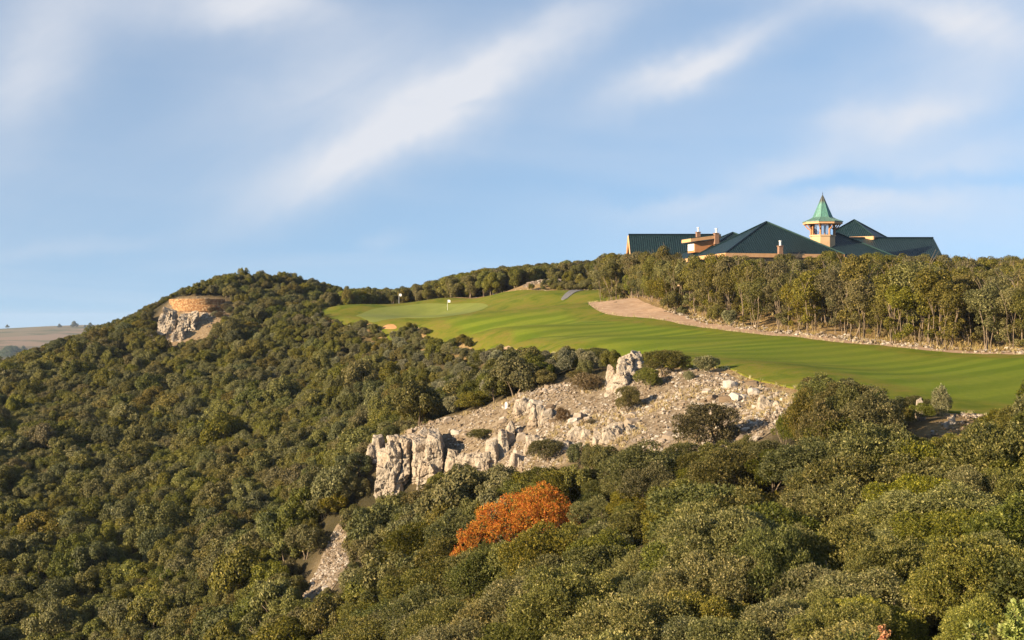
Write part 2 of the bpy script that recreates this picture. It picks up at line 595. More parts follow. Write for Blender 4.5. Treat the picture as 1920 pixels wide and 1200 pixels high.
def mat_terrain():
    m, nt, b, o = new_mat('hillside_soil')
    g = nt.new('ShaderNodeTexCoord').outputs['Object']
    dry = nt.new('ShaderNodeAttribute', attribute_name='dry').outputs['Fac']
    scr = nt.new('ShaderNodeAttribute', attribute_name='scree').outputs['Fac']
    n1 = nt.noise(g, 0.35, 5)
    n2 = nt.noise(g, 2.5, 5, 0.65)
    soil = nt.ramp(n1, [(0.3, (0.030, 0.026, 0.013)), (0.7, (0.070, 0.058, 0.028))])
    dryc = nt.ramp(n2, [(0.3, (0.20, 0.125, 0.055)), (0.5, (0.34, 0.225, 0.10)), (0.75, (0.44, 0.33, 0.17))])
    sc = nt.ramp(n2, [(0.28, (0.16, 0.10, 0.052)), (0.45, (0.26, 0.18, 0.10)), (0.62, (0.33, 0.25, 0.16)), (0.8, (0.38, 0.33, 0.26))])
    c = nt.mix(dry, soil, dryc)
    c = nt.mix(scr, c, sc)
    nt.l.new(c, b.inputs['Base Color'])
    b.inputs['Roughness'].default_value = 0.95
    b.inputs['Specular IOR Level'].default_value = 0.1
    bump(nt, b, nt.noise(g, 3.5, 6, 0.7), 0.8, 0.25)
    return m


def mat_fairway():
    m, nt, b, o = new_mat('mown_fairway_grass')
    g = nt.new('ShaderNodeTexCoord').outputs['Object']
    st = nt.new('ShaderNodeAttribute', attribute_name='stripe').outputs['Fac']
    ro = nt.new('ShaderNodeAttribute', attribute_name='rough').outputs['Fac']
    wob = nt.math('MULTIPLY', nt.math('SUBTRACT', nt.noise(g, 0.06, 2), 0.5), 5.0)
    s = nt.math('SINE', nt.math('MULTIPLY', nt.math('ADD', st, wob), 2 * math.pi / 5.4))
    s = nt.mapr(s, -0.7, 0.7, 0.0, 1.0, smooth=True)
    s = nt.math('MULTIPLY_ADD', nt.math('SUBTRACT', s, 0.5), nt.mapr(nt.noise(g, 0.05, 2), 0.3, 0.7, 0.35, 1.0), 0.5)
    n1 = nt.noise(g, 0.09, 5, 0.6)
    n2 = nt.noise(g, 1.8, 4, 0.7)
    n3 = nt.noise(g, 0.3, 5, 0.65, 0.8)
    mown = nt.mix(s, (0.090, 0.130, 0.010), (0.172, 0.205, 0.020))
    mown = nt.mix(nt.mapr(n1, 0.42, 0.68, 0, 0.55), mown, (0.18, 0.172, 0.026))
    rg = nt.ramp(n3, [(0.32, (0.070, 0.098, 0.009)), (0.48, (0.140, 0.145, 0.016)), (0.62, (0.175, 0.145, 0.028)), (0.75, (0.215, 0.15, 0.042))])
    c = nt.mix(ro, mown, rg)
    c = nt.mix(nt.mapr(n2, 0.3, 0.75, 0.0, 0.35), c, (0.055, 0.092, 0.007))
    nt.l.new(c, b.inputs['Base Color'])
    b.inputs['Roughness'].default_value = 0.9
    b.inputs['Specular IOR Level'].default_value = 0.05
    bump(nt, b, nt.math('ADD', nt.noise(g, 6, 4, 0.7), nt.noise(g, 0.7, 3)), 0.35, 0.12)
    return m


def mat_simple(name, stops, scale, rough=0.9, bmp=0.3, bdist=0.05, detail=5, spec=0.2):
    m, nt, b, o = new_mat(name)
    g = nt.new('ShaderNodeTexCoord').outputs['Object']
    n = nt.noise(g, scale, detail, 0.62)
    nt.l.new(nt.ramp(n, stops), b.inputs['Base Color'])
    b.inputs['Roughness'].default_value = rough
    b.inputs['Specular IOR Level'].default_value = spec
    if bmp:
        bump(nt, b, nt.noise(g, scale * 3, 5, 0.65), bmp, bdist)
    return m


def mat_rock():
    m, nt, b, o = new_mat('limestone')
    g = nt.new('ShaderNodeTexCoord').outputs['Object']
    geo = nt.new('ShaderNodeNewGeometry').outputs['Pointiness']
    n1 = nt.noise(g, 0.8, 6, 0.6)
    n2 = nt.noise(g, 3.2, 6, 0.7)
    base = nt.ramp(n2, [(0.25, (0.16, 0.125, 0.09)), (0.45, (0.36, 0.30, 0.23)), (0.7, (0.52, 0.45, 0.365))])
    base = nt.mix(nt.mapr(n1, 0.5, 0.72, 0, 0.6), base, (0.38, 0.25, 0.145))
    base = nt.mix(nt.mapr(nt.noise(g, 1.7, 5, 0.7), 0.58, 0.7, 0, 0.55), base, (0.11, 0.10, 0.088))
    nt.l.new(base, b.inputs['Base Color'])
    b.inputs['Roughness'].default_value = 0.92
    b.inputs['Specular IOR Level'].default_value = 0.15
    bump(nt, b, nt.math('ADD', nt.noise(g, 4, 8, 0.75), nt.math('MULTIPLY', nt.noise(g, 14, 4, 0.7), 0.4)), 0.9, 0.16)
    return m


def mat_stone():
    m, nt, b, o = new_mat('loose_limestone')
    g = nt.new('ShaderNodeTexCoord').outputs['Object']
    oi = nt.new('ShaderNodeObjectInfo').outputs['Random']
    lv = nt.new('ShaderNodeAttribute', attribute_name='lv').outputs['Fac']
    k = nt.math('FRACT', nt.math('ADD', oi, lv))
    c = nt.ramp(k, [(0.0, (0.13, 0.09, 0.055)), (0.3, (0.23, 0.18, 0.13)), (0.7, (0.33, 0.275, 0.22)), (1.0, (0.44, 0.40, 0.345))])
    c = nt.mix(nt.mapr(nt.noise(g, 2.5, 4, 0.7), 0.45, 0.75, 0, 0.5), c, (0.18, 0.125, 0.08))
    nt.l.new(c, b.inputs['Base Color'])
    b.inputs['Roughness'].default_value = 0.95
    b.inputs['Specular IOR Level'].default_value = 0.1
    return m


def mat_tiles():
    m, nt, b, o = new_mat('dark_green_roof_tiles')
    uv = nt.new('ShaderNodeUVMap', uv_map='UVMap').outputs[0]
    u, v, _ = nt.sep(uv)
    au = nt.math('ABSOLUTE', nt.math('SINE', nt.math('MULTIPLY', u, math.pi / 0.40)))      # pan tile rolls
    fv = nt.math('FRACT', nt.math('DIVIDE', v, 0.42))                                      # courses
    h = nt.math('MULTIPLY_ADD', fv, -0.55, au)
    n = nt.noise(nt.vec(nt.math('FLOOR', nt.math('DIVIDE', u, 0.4)), nt.math('FLOOR', nt.math('DIVIDE', v, 0.42)), 0.0), 3.7, 1)
    c = nt.ramp(n, [(0.3, (0.006, 0.018, 0.021)), (0.7, (0.013, 0.031, 0.034))])
    nt.l.new(c, b.inputs['Base Color'])
    b.inputs['Roughness'].default_value = 0.42
    b.inputs['Specular IOR Level'].default_value = 0.25
    bump(nt, b, h, 1.0, 0.075)
    return m


def mat_copper():
    m, nt, b, o = new_mat('verdigris_copper')
    g = nt.new('ShaderNodeTexCoord').outputs['Object']
    x, y, z = nt.sep(g)
    st = nt.noise(nt.vec(nt.math('MULTIPLY', x, 7.0), nt.math('MULTIPLY', y, 7.0), nt.math('MULTIPLY', z, 0.5)), 1.0, 5, 0.6)
    c = nt.ramp(st, [(0.30, (0.10, 0.085, 0.06)), (0.42, (0.07, 0.18, 0.145)), (0.62, (0.11, 0.27, 0.22)), (0.8, (0.19, 0.38, 0.32))])
    top = nt.mapr(nt.math('ADD', z, nt.math('MULTIPLY', st, 1.0)), 3.55, 4.15, 0, 0.85)
    c = nt.mix(top, c, (0.075, 0.055, 0.045))
    low = nt.mapr(z, 0.75, 1.02, 0.55, 0.0)
    c = nt.mix(nt.math('MULTIPLY', low, nt.mapr(st, 0.4, 0.6)), c, (0.12, 0.115, 0.085))
    nt.l.new(c, b.inputs['Base Color'])
    b.inputs['Roughness'].default_value = 0.55
    b.inputs['Metallic'].default_value = 0.0
    return m


def mat_glass():
    m, nt, b, o = new_mat('window_glass')
    tr = nt.new('ShaderNodeBsdfTransparent')
    gl = nt.new('ShaderNodeBsdfGlossy')
    gl.inputs['Roughness'].default_value = 0.03
    fr = nt.new('ShaderNodeFresnel')
    fr.inputs[0].default_value = 1.6
    mx = nt.new('ShaderNodeMixShader')
    nt.l.new(nt.math('ADD', fr.outputs[0], 0.08, clamp=True), mx.inputs[0])
    nt.l.new(tr.outputs[0], mx.inputs[1])
    nt.l.new(gl.outputs[0], mx.inputs[2])
    nt.l.new(mx.outputs[0], o.inputs[0])
    return m


def mat_far():
    m, nt, b, o = new_mat('farmland_fields')
    g = nt.new('ShaderNodeTexCoord').outputs['Object']
    x, y, z = nt.sep(g)
    vo = nt.new('ShaderNodeTexVoronoi')
    nt.put(vo.inputs['Vector'], nt.vec(nt.math('MULTIPLY', x, 0.004), nt.math('MULTIPLY', y, 0.0016), 0.0))
    vo.inputs['Scale'].default_value = 1.0
    r = nt.sep(vo.outputs['Color'])[0]
    c = nt.ramp(r, [(0.0, (0.07, 0.09, 0.04)), (0.3, (0.13, 0.12, 0.065)), (0.55, (0.24, 0.15, 0.10)), (0.8, (0.28, 0.20, 0.13)), (1.0, (0.09, 0.11, 0.05))])
    c = nt.mix(nt.mapr(nt.noise(g, 0.006, 6, 0.6), 0.48, 0.6, 0, 0.8), c, (0.07, 0.085, 0.035))
    nt.l.new(c, b.inputs['Base Color'])
    b.inputs['Roughness'].default_value = 1.0
    b.inputs['Specular IOR Level'].default_value = 0.0
    return m


M['soil'] = mat_terrain()
M['fairway'] = mat_fairway()
M['green'] = mat_simple('putting_green_grass', [(0.35, (0.135, 0.160, 0.024)), (0.65, (0.175, 0.192, 0.034))], 0.35, 0.8, 0.1, 0.02)
M['sand'] = mat_simple('packed_tan_sand', [(0.3, (0.30, 0.19, 0.115)), (0.55, (0.40, 0.27, 0.175)), (0.8, (0.47, 0.35, 0.24))], 0.9, 0.95, 0.4, 0.08)
M['bunker'] = mat_simple('orange_bunker_sand', [(0.3, (0.36, 0.175, 0.065)), (0.7, (0.47, 0.27, 0.125))], 1.3, 0.95, 0.3, 0.05)
M['asphalt'] = mat_simple('grey_path_asphalt', [(0.3, (0.13, 0.125, 0.125)), (0.7, (0.19, 0.185, 0.18))], 4, 0.9, 0.2, 0.02)
M['rock'] = mat_rock()
M['stone'] = mat_stone()
M['tiles'] = mat_tiles()
M['ridge'] = mat_simple('ridge_tile', [(0.3, (0.012, 0.032, 0.030)), (0.7, (0.022, 0.05, 0.046))], 3, 0.4, 0, 0, spec=0.4)
M['wood'] = mat_simple('orange_stained_wood', [(0.3, (0.40, 0.17, 0.065)), (0.7, (0.50, 0.235, 0.10))], 2.5, 0.6, 0.1, 0.01)
M['fascia'] = mat_simple('pale_wood_fascia', [(0.3, (0.50, 0.28, 0.135)), (0.7, (0.58, 0.35, 0.18))], 2.0, 0.6, 0, 0)
M['plaster'] = mat_simple('ochre_plaster', [(0.3, (0.48, 0.32, 0.18)), (0.7, (0.56, 0.39, 0.23))], 1.5, 0.9, 0.1, 0.01)
M['copper'] = mat_copper()
M['glass'] = mat_glass()
M['brick'] = mat_simple('chimney_brick', [(0.35, (0.20, 0.11, 0.075)), (0.65, (0.30, 0.19, 0.13))], 6, 0.9, 0.3, 0.02)
M['steel'] = mat_simple('pale_flue_metal', [(0.3, (0.62, 0.62, 0.62)), (0.7, (0.72, 0.72, 0.72))], 4, 0.35, 0, 0, spec=0.5)
M['white'] = mat_simple('white_paint', [(0.3, (0.74, 0.73, 0.70)), (0.7, (0.80, 0.79, 0.76))], 5, 0.6, 0, 0)
M['dark'] = mat_simple('dark_interior', [(0.3, (0.02, 0.018, 0.016)), (0.7, (0.03, 0.027, 0.024))], 3, 0.8, 0, 0)
M['far'] = mat_far()
def mat_wallstone():
    m, nt, b, o = new_mat('ochre_wall_stone')
    g = nt.new('ShaderNodeTexCoord').outputs['Object']
    lv = nt.new('ShaderNodeAttribute', attribute_name='lv').outputs['Fac']
    c = nt.ramp(lv, [(0.0, (0.20, 0.09, 0.035)), (0.4, (0.34, 0.18, 0.075)), (0.75, (0.43, 0.25, 0.105)), (1.0, (0.50, 0.36, 0.20))])
    nt.l.new(c, b.inputs['Base Color'])
    b.inputs['Roughness'].default_value = 0.95
    return m


M['wallstone'] = mat_wallstone()


# ------------------------------------------------------------------ regions
SAND_BACK = [(1112, 568, 230), (1185, 572, 226), (1250, 588, 201), (1330, 607, 181), (1420, 620, 166.5), (1500, 629, 156), (1600, 640, 145.5), (1700, 650.5, 136), (1800, 657, 129.5), (1900, 660.5, 124.5), (2100, 665, 119.5)]
SAND_FRONT = [p for p in FW_FAR if p[0] >= 1105 and p[2] < 225][0:]
SAND = smooth_loop([W(*p) for p in SAND_FRONT] + [W(*p) for p in reversed(SAND_BACK)], 1.0)
SCREE = [W(*p)[:2] for p in [(688, 838, 131), (760, 815, 131), (850, 788, 128), (930, 760, 125), (1000, 731, 123), (1060, 720, 121), (1120, 720, 119), (1160, 690, 118), (1210, 685, 118), (1300, 690, 110),
                             (1360, 696, 106), (1400, 712, 102), (1495, 733, 95), (1470, 770, 88), (1400, 815, 85), (1320, 850, 86), (1200, 845, 93), (1100, 860, 99), (1010, 895, 101), (930, 900, 106),
                             (850, 895, 116), (822, 880, 119.5), (775, 870, 124), (705, 870, 126)]]
PATCH = [W(*p)[:2] for p in [(562, 1098, 105), (578, 1050, 112), (612, 1000, 119), (645, 985, 121), (660, 1015, 117.5), (654, 1060, 112), (634, 1102, 107), (595, 1116, 104)]]
GAP = [W(*p)[:2] for p in [(1720, 815, 77), (1760, 790, 81), (1800, 775, 86), (1850, 783, 85), (1830, 800, 80), (1780, 815, 77)]]
GROVE = [W(*p)[:2] for p in reversed(SAND_BACK)] + [(16, 245), (14, 262), (30, 275), (80, 275), (92, 200), (75, 130)]
HOUSE = [(17, 239), (31, 222), (56, 226), (80, 240), (80, 270), (17, 270)]
KNOLL_CLEAR = [W(*p)[:2] for p in [(292, 632, 317), (300, 600, 328), (318, 565, 341), (428, 568, 339), (445, 590, 327), (410, 612, 320), (380, 640, 315), (330, 650, 313)]]
CLIFF = [W(*p)[:2] for p in [(684, 0, 116.5), (838, 0, 114.5), (838, 0, 130), (684, 0, 131)]]
RUBBLE = [W(*p)[:2] for p in [(985, 556, 288), (1040, 548, 288), (1105, 545, 283), (1110, 541, 292), (1050, 540, 298), (990, 548, 296)]]

VIS = {  # what the photograph shows uncovered: crowns nearer than this do not stand in front of it
    'fairway': [(610, 580), (700, 573), (900, 560), (1050, 548), (1148, 540), (1148, 570), (1250, 595), (1500, 630), (1930, 660), (1930, 782), (1790, 775), (1760, 745), (1640, 742), (1620, 712), (1540, 712),
                (1490, 728), (1380, 704), (1350, 695), (1290, 655), (1200, 660), (1150, 664), (1050, 658), (950, 648), (850, 628), (770, 608), (620, 598)],
    'scree': [(686, 820), (760, 808), (1000, 728), (1060, 722), (1100, 745), (1125, 735), (1150, 670), (1200, 660), (1380, 700), (1495, 735), (1455, 790), (1395, 828), (1260, 828), (1200, 832), (1140, 838), (1060, 820), (1000, 885),
              (900, 880), (830, 872), (700, 908)],
    'patch': [(570, 1088), (600, 1038), (646, 1003), (658, 1012), (652, 1055), (630, 1098), (590, 1104)],
    'autumn': [(850, 1040), (865, 1000), (910, 960), (960, 915), (1040, 905), (1085, 930), (1085, 975), (1020, 985), (960, 1000), (900, 1020), (865, 1045)],
    'cliff': [(698, 895), (692, 828), (715, 816), (826, 810), (832, 872), (780, 888), (735, 898)],
    'knoll': [(288, 580), (318, 556), (432, 558), (440, 586), (420, 590), (400, 600), (385, 640), (298, 640)],
    'gap': [(1730, 800), (1800, 778), (1835, 785), (1790, 808), (1740, 815)],
    'sandstrip': [(1108, 568), (1180, 566), (1330, 605), (1600, 640), (1920, 662), (1920, 668), (1600, 650), (1250, 606), (1108, 588)],
}
VIS_D = {'fairway': 300, 'scree': 118, 'patch': 120, 'autumn': 88, 'cliff': 119, 'knoll': 345, 'gap': 90, 'sandstrip': 232}


def blocked(x, y, z, h, r):
    """would a crown (foot z, height h, radius r) stand in front of something the photograph shows?"""
    bad = np.zeros(np.shape(x), bool)
    for k, poly in VIS.items():
        if k == 'fairway':
            smp = ((0, 0.9), (-0.4, 0.85), (0.4, 0.85))
        else:
            smp = [(ox, f) for f in (0.3, 0.55, 0.8, 1.0) for ox in (-0.8, 0, 0.8)]
        for ox, f in smp:
            px, py = proj(x + ox * r, y, z + f * h)
            bad |= in_poly(poly, px, py) & (y < VIS_D[k])
    return bad


# ------------------------------------------------------------------ the ground
def build_ground():
    ny, nx = MX.shape
    V = np.stack([MX.ravel(), MY.ravel(), HG.ravel()], 1)
    i = np.arange(ny * nx).reshape(ny, nx)
    Fq = np.stack([i[:-1, :-1], i[:-1, 1:], i[1:, 1:], i[1:, :-1]], -1).reshape(-1, 4)
    # under the fairway the soil dips a hand's breadth so the turf lies on top
    dip = blur(fw_mask, 1).ravel()
    V[:, 2] -= np.where(dip > 0.99, 0.15, 0.0)
    dry = blur(in_poly(GROVE, MX, MY).astype(float), 1)
    ridge = in_poly([W(*p)[:2] for p in [(600, 580, 300), (900, 560, 292), (1150, 545, 262), (1180, 540, 290), (1000, 540, 330), (620, 560, 350)]], MX, MY)
    dry = np.maximum(dry, blur(ridge.astype(float), 2) * 0.8)
    dry = np.maximum(dry, blur(in_poly(GAP, MX, MY).astype(float), 1))
    near_fw = np.clip(blur(blur(fw_mask, 2), 1) * 2.2, 0, 1) * 0.9
    dry = np.maximum(dry, near_fw)
    scr = blur((in_poly(SCREE, MX, MY) | in_poly(PATCH, MX, MY) | in_poly(RUBBLE, MX, MY)).astype(float), 1)
    kn = blur(in_poly(KNOLL_CLEAR, MX, MY).astype(float), 1) * 0.9
    scr = np.maximum(scr, kn)
    me = mesh_np('hillside', V, Fq, M['soil'], True, {'dry': ('POINT', dry.ravel()), 'scree': ('POINT', scr.ravel())})
    o = obj('hillside_ground', me)
    tag(o, 'brown soil of the scrub covered hill', 'hillside', kind='structure')
    return o


def sheet(name, loop, off, mat, res=1.0, attrs=None, zfun=None, lip=0.0):
    """a draped sheet with a clean outline, on the ground"""
    L = [tuple(p[:2]) for p in loop]
    n = len(L)
    P = np.array(L)
    lo, hi = P.min(0), P.max(0)
    X, Y = np.meshgrid(np.arange(lo[0], hi[0], res), np.arange(lo[1], hi[1], res))
    X = X.ravel() + rng.uniform(-.2, .2, X.size) * res
    Y = Y.ravel() + rng.uniform(-.2, .2, Y.size) * res
    k = in_poly(L, X, Y)
    X, Y = X[k], Y[k]
    # keep off the outline
    d = np.min(np.hypot(X[:, None] - P[None, :, 0], Y[:, None] - P[None, :, 1]), 1) if len(X) * n < 2e7 else np.ones(len(X))
    X, Y = X[d > res * 0.55], Y[d > res * 0.55]
    d = d[d > res * 0.55]
    vin = [Vector(p) for p in L] + [Vector((a, b)) for a, b in zip(X, Y)]
    vs, es, fs, *_ = delaunay_2d_cdt(vin, [(i, (i + 1) % n) for i in range(n)], [], 1, 1e-4)
    V2 = np.array([(v.x, v.y) for v in vs])
    z = H(V2[:, 0], V2[:, 1]) + off
    if zfun is not None:
        z = z + zfun(V2[:, 0], V2[:, 1])
    V = np.column_stack([V2, z])
    F3 = np.array([f for f in fs if len(f) == 3])
    # skirt: the edge is a real lip that goes into the ground
    b = [int(np.argmin(np.hypot(V2[:, 0] - p[0], V2[:, 1] - p[1]))) for p in L]
    base = len(V)
    V = np.concatenate([V, np.column_stack([V2[b], z[b] - off - 0.25]), V[b]])
    F4 = [(base + n + i, base + i, base + (i + 1) % n, base + n + (i + 1) % n) for i in range(n)]
    area = sum(L[i][0] * L[(i + 1) % n][1] - L[(i + 1) % n][0] * L[i][1] for i in range(n))
    if area < 0:
        F4 = [f[::-1] for f in F4]
    at = {}
    for nm, fn in (attrs or {}).items():
        at[nm] = ('POINT', fn(V[:, 0], V[:, 1]))
    me = mesh_np(name, V, [F3, np.array(F4)], mat, True, at)
    return obj(name, me)


def stripe_f(x, y):
    xx = np.maximum(x - 2, 0)
    return y - 0.014 * xx * xx


def rough_f(x, y):
    fwd = np.array(FAIRWAY)
    out = np.zeros(len(x))
    for s in range(0, len(x), 2000):
        d = np.min(np.hypot(x[s:s + 2000, None] - fwd[None, :, 0], y[s:s + 2000, None] - fwd[None, :, 1]), 1)
        out[s:s + 2000] = d
    w = 3.5 + 2.0 * np.sin(y * 0.07) + 1.5 * np.sin(x * 0.13 + y * 0.05)
    r = 1 - np.clip((out - w) / 1.2, 0, 1)
    back = np.clip((y - 216 + 0.5 * x) / 8.0, 0, 1)           # humps and rough round the green
    return np.maximum(r, back)


def build_course():
    g = build_ground()
    fw = sheet('fairway', FAIRWAY, 0.10, M['fairway'], 1.3, {'stripe': stripe_f, 'rough': rough_f})
    tag(fw, 'striped green fairway turf running up to the green', 'fairway', kind='structure')
    gl = smooth_loop([W(*p) for p in [(668, 597, 283), (720, 603, 266), (800, 606, 256), (870, 603, 258), (915, 595, 272), (880, 590, 288), (800, 589, 298), (710, 591, 296)]], 1.0)
    gr = sheet('putting_green', gl, 0.125, M['green'], 1.3)
    tag(gr, 'pale smooth putting green around the flag', 'putting green', kind='structure')
    sd = sheet('sandy_path', SAND, 0.05, M['sand'], 1.2)
    tag(sd, 'tan sandy strip between fairway and oak grove', 'path', kind='structure')
    pl = smooth_loop([W(*p) for p in [(1052, 564, 255), (1062, 564, 254.5), (1079, 559, 260), (1094, 555.5, 265), (1093, 552.5, 270), (1080, 554, 268), (1064, 559.5, 261)]], 0.6)
    pa = sheet('cart_path', pl, 0.18, M['asphalt'], 1.0)
    tag(pa, 'grey asphalt cart path beside the grass mound', 'path', kind='structure')
    tl = smooth_loop([W(*p) for p in [(1048, 551, 281), (1080, 549, 281), (1100, 549, 281.5), (1100, 545.5, 287), (1060, 546, 289)]], 0.6)
    te = sheet('bare_earth', tl, 0.14, M['sand'], 1.0)
    tag(te, 'reddish bare earth at the end of the cart path', 'earth', kind='structure')
    for k, pts_ in enumerate([[(674, 607, 261.5), (685, 609, 260), (697, 608, 260), (693, 605, 262), (682, 604.5, 262.5)],
                              [(716, 608, 253.5), (731, 610, 252), (744, 608.5, 251.5), (738, 605, 253.8), (725, 604.5, 254.5)],
                              [(746, 610, 249), (757, 612, 247.5), (768, 610.5, 246.5), (764, 608, 248.4), (753, 607.5, 249.5)]]):
        lp = smooth_loop([W(*p) for p in pts_], 0.4)
        b = sheet('bunker', lp, 0.13, M['bunker'], 0.6)
        tag(b, ['small orange sand bunker below the green, farthest from the rocky spur', 'widest orange sand bunker below the putting green', 'narrow orange sand bunker below the green, closest to the rocky spur'][k], 'bunker', kind='structure')
    lp = smooth_loop([W(*p) for p in [(918, 646, 172), (935, 650, 167), (958, 654, 161), (962, 651, 163), (940, 645, 171)]], 0.5)
    tag(sheet('earth_bank', lp, 0.14, M['sand'], 0.8), 'short tan earth bank at the fairway edge among shrubs', 'earth', kind='structure')
    return g


def build_far():
    rad = np.concatenate([np.linspace(150, 900, 14), np.linspace(1000, 9000, 60)])
    ang = np.radians(np.arange(0, 360, 1.5))
    RR, AA = np.meshgrid(rad, ang, indexing='ij')
    X, Y = RR * np.sin(AA), RR * np.cos(AA)
    q = np.stack([X.ravel() / 1500, Y.ravel() / 1500, np.zeros(X.size)], 1)
    n = fbm(q, 5, 4).reshape(X.shape)
    t = np.clip((RR - 1200) / 3300, 0, 1)
    Zf = -84 + 24 * t + 16 * n * np.clip((RR - 600) / 2500, 0, 1)
    # a broad rise in the distance and the land sinking behind it
    Zf += 40 * np.exp(-((X + 1250) / 420.0) ** 2 - ((Y - 4300) / 900.0) ** 2)
    Zf -= 160 * np.clip((RR - 5200) / 3800, 0, 1) ** 1.2
    i = np.arange(X.size).reshape(X.shape)
    ip = np.roll(i, -1, axis=1)
    Fq = np.stack([i[:-1], i[1:], ip[1:], ip[:-1]], -1).reshape(-1, 4)
    me = mesh_np('farmland', np.stack([X.ravel(), Y.ravel(), Zf.ravel()], 1), Fq[:, ::-1], M['far'], True)
    o = tag(obj('farmland', me), 'distant fields of the plain beyond the hill', 'fields', kind='structure')

    def zf(x, y):
        r = math.hypot(x, y)
        j = np.argmin(abs(rad - r))
        a = (math.degrees(math.atan2(x, y)) % 360) / 1.5
        return float(Zf[j, int(round(a)) % len(ang)])
    return zf


# ------------------------------------------------------------------ foliage
def unit(n, up=0.0):
    d = rng.normal(size=(n, 3))
    d[:, 2] += up
    return d / np.linalg.norm(d, axis=1, keepdims=True)


def perp(a):
    b = unit(len(a))
    c = np.cross(a, b)
    return c / (np.linalg.norm(c, axis=1, keepdims=True) + 1e-9)


def diamonds(P, A, S, N, L, Wd, fold=0.0):
    """leaf faces: tip-to-base axis A, side S"""
    L = L[:, None]
    Wd = Wd[:, None]
    a = P - A * L * 0.5
    b = P + S * Wd * 0.5 - A * L * 0.05
    c = P + A * L * 0.5
    d = P - S * Wd * 0.5 - A * L * 0.05
    V = np.stack([a, b, c, d], 1).reshape(-1, 3)
    Fq = np.arange(len(V)).reshape(-1, 4)
    return V, Fq


def clumps_dome(n, Rx, Rz, zc, r0, r1, zmin=-0.35, fill=0.82):
    """clump centres over an ellipsoid, uneven"""
    d = unit(n * 4, 0.35)
    d = d[d[:, 2] > zmin][:n]
    k = fill * rng.uniform(0.72, 1.05, len(d))
    C = d * k[:, None] * np.array([Rx, Rx, Rz]) + np.array([0, 0, zc])
    r = rng.uniform(r0, r1, len(d)) * Rx
    C = np.concatenate([C, [[0, 0, zc]]])
    r = np.concatenate([r, [0.62 * min(Rx, Rz)]])
    return C, r


def crown_mesh(name, C, r, n, leaf, mat, spray=0, squash=0.85, ground=0.05):
    """leaf faces over the outside of a heap of clumps"""
    w = r ** 2
    w = w / w.sum()
    m = int(n * 2.4) if not spray else int(n * 2.4 / spray)
    ci = rng.choice(len(r), m, p=w)
    d = unit(m, 0.25)
    rr = r[ci] * (0.66 + 0.5 * rng.random(m) ** 0.9)
    P = C[ci] + d * rr[:, None] * np.array([1, 1, squash])
    # drop what lies deep inside other clumps
    keep = np.ones(m, bool)
    for k in range(len(r)):
        q = (P - C[k]) / np.array([1, 1, squash])
        keep &= ~((np.sum(q * q, 1) < (0.70 * r[k]) ** 2))
    keep &= P[:, 2] > ground
    P, d = P[keep], d[keep]
    cen = C.mean(0)
    outw = P - cen
    outw /= np.linalg.norm(outw, axis=1, keepdims=True) + 1e-9
    if not spray:
        P, d, outw = P[:n], d[:n], outw[:n]
        N = 0.7 * d + 0.3 * outw + 0.75 * unit(len(P), 0.2)
        N /= np.linalg.norm(N, axis=1, keepdims=True)
        A = perp(N)
        S = np.cross(N, A)
        L = leaf * rng.uniform(0.7, 1.35, len(P))
        V, Fq = diamonds(P, A, S, N, L, L * rng.uniform(0.55, 0.8, len(P)))
        lv = np.clip(0.45 + 0.22 * rng.normal(size=len(P)), 0, 1)
    else:
        ns = n // spray
        P, d, outw = P[:ns], d[:ns], outw[:ns]
        D = 0.6 * d + 0.35 * outw + 0.5 * unit(len(P), 0.9)
        D /= np.linalg.norm(D, axis=1, keepdims=True)
        D = np.repeat(D, spray, 0)
        Q = np.repeat(P, spray, 0)
        A = 0.75 * D + 0.85 * unit(len(D))
        A /= np.linalg.norm(A, axis=1, keepdims=True)
        N = perp(A)
        S = np.cross(N, A)
        L = leaf * rng.uniform(0.65, 1.3, len(Q))
        Q = Q + A * L[:, None] * 0.55 + D * (leaf * rng.uniform(-0.6, 0.8, len(Q)))[:, None]
        V, Fq = diamonds(Q, A, S, N, L, L * rng.uniform(0.42, 0.6, len(Q)))
        lv = np.clip(np.repeat(0.45 + 0.24 * rng.normal(size=len(P)), spray) + 0.14 * rng.normal(size=len(Q)), 0, 1)
    return mesh_np(name, V, Fq, mat, None, {'lv': ('FACE', lv)})


def stems_mesh(name, h, n, r, spread, crown_r, seed, limbs=3, zfork=0.5, sides=5):
    rs = random.Random(seed)
    mb = MB()
    for k in range(n):
        a = rs.uniform(0, 6.28)
        b0 = np.array([math.cos(a) * spread * 0.35, math.sin(a) * spread * 0.35, -0.15])
        lean = np.array([math.cos(a), math.sin(a), 0]) * spread * rs.uniform(0.5, 1.6)
        P = []
        for i in range(6):
            t = i / 5
            P.append(b0 + lean * t ** 1.3 + np.array([rs.uniform(-.06, .06) * h * 0.3, rs.uniform(-.06, .06) * h * 0.3, h * zfork * t * 1.15]))
        rr = r * rs.uniform(0.7, 1.15)
        mb.tube(P, [rr * (1.25 if i == 0 else 1 - 0.1 * i) for i in range(6)], sides)
        for q in range(limbs):
            t0 = rs.choice([3, 4, 5])
            s = P[t0]
            a2 = rs.uniform(0, 6.28)
            e = s + np.array([math.cos(a2) * crown_r * rs.uniform(.4, .8), math.sin(a2) * crown_r * rs.uniform(.4, .8), h * rs.uniform(0.15, 0.38)])
            mid = (s + e) / 2 + np.array([0, 0, h * 0.05])
            mb.tube([s, mid, e], [rr * 0.6, rr * 0.42, rr * 0.18], 4)
    return mb.mesh(name, M['bark'], True)


# ------------------------------------------------------------------ plant library
LIB = {}


def lib_add(kind, crown, trunk=None):
    LIB.setdefault(kind, []).append((crown, trunk))


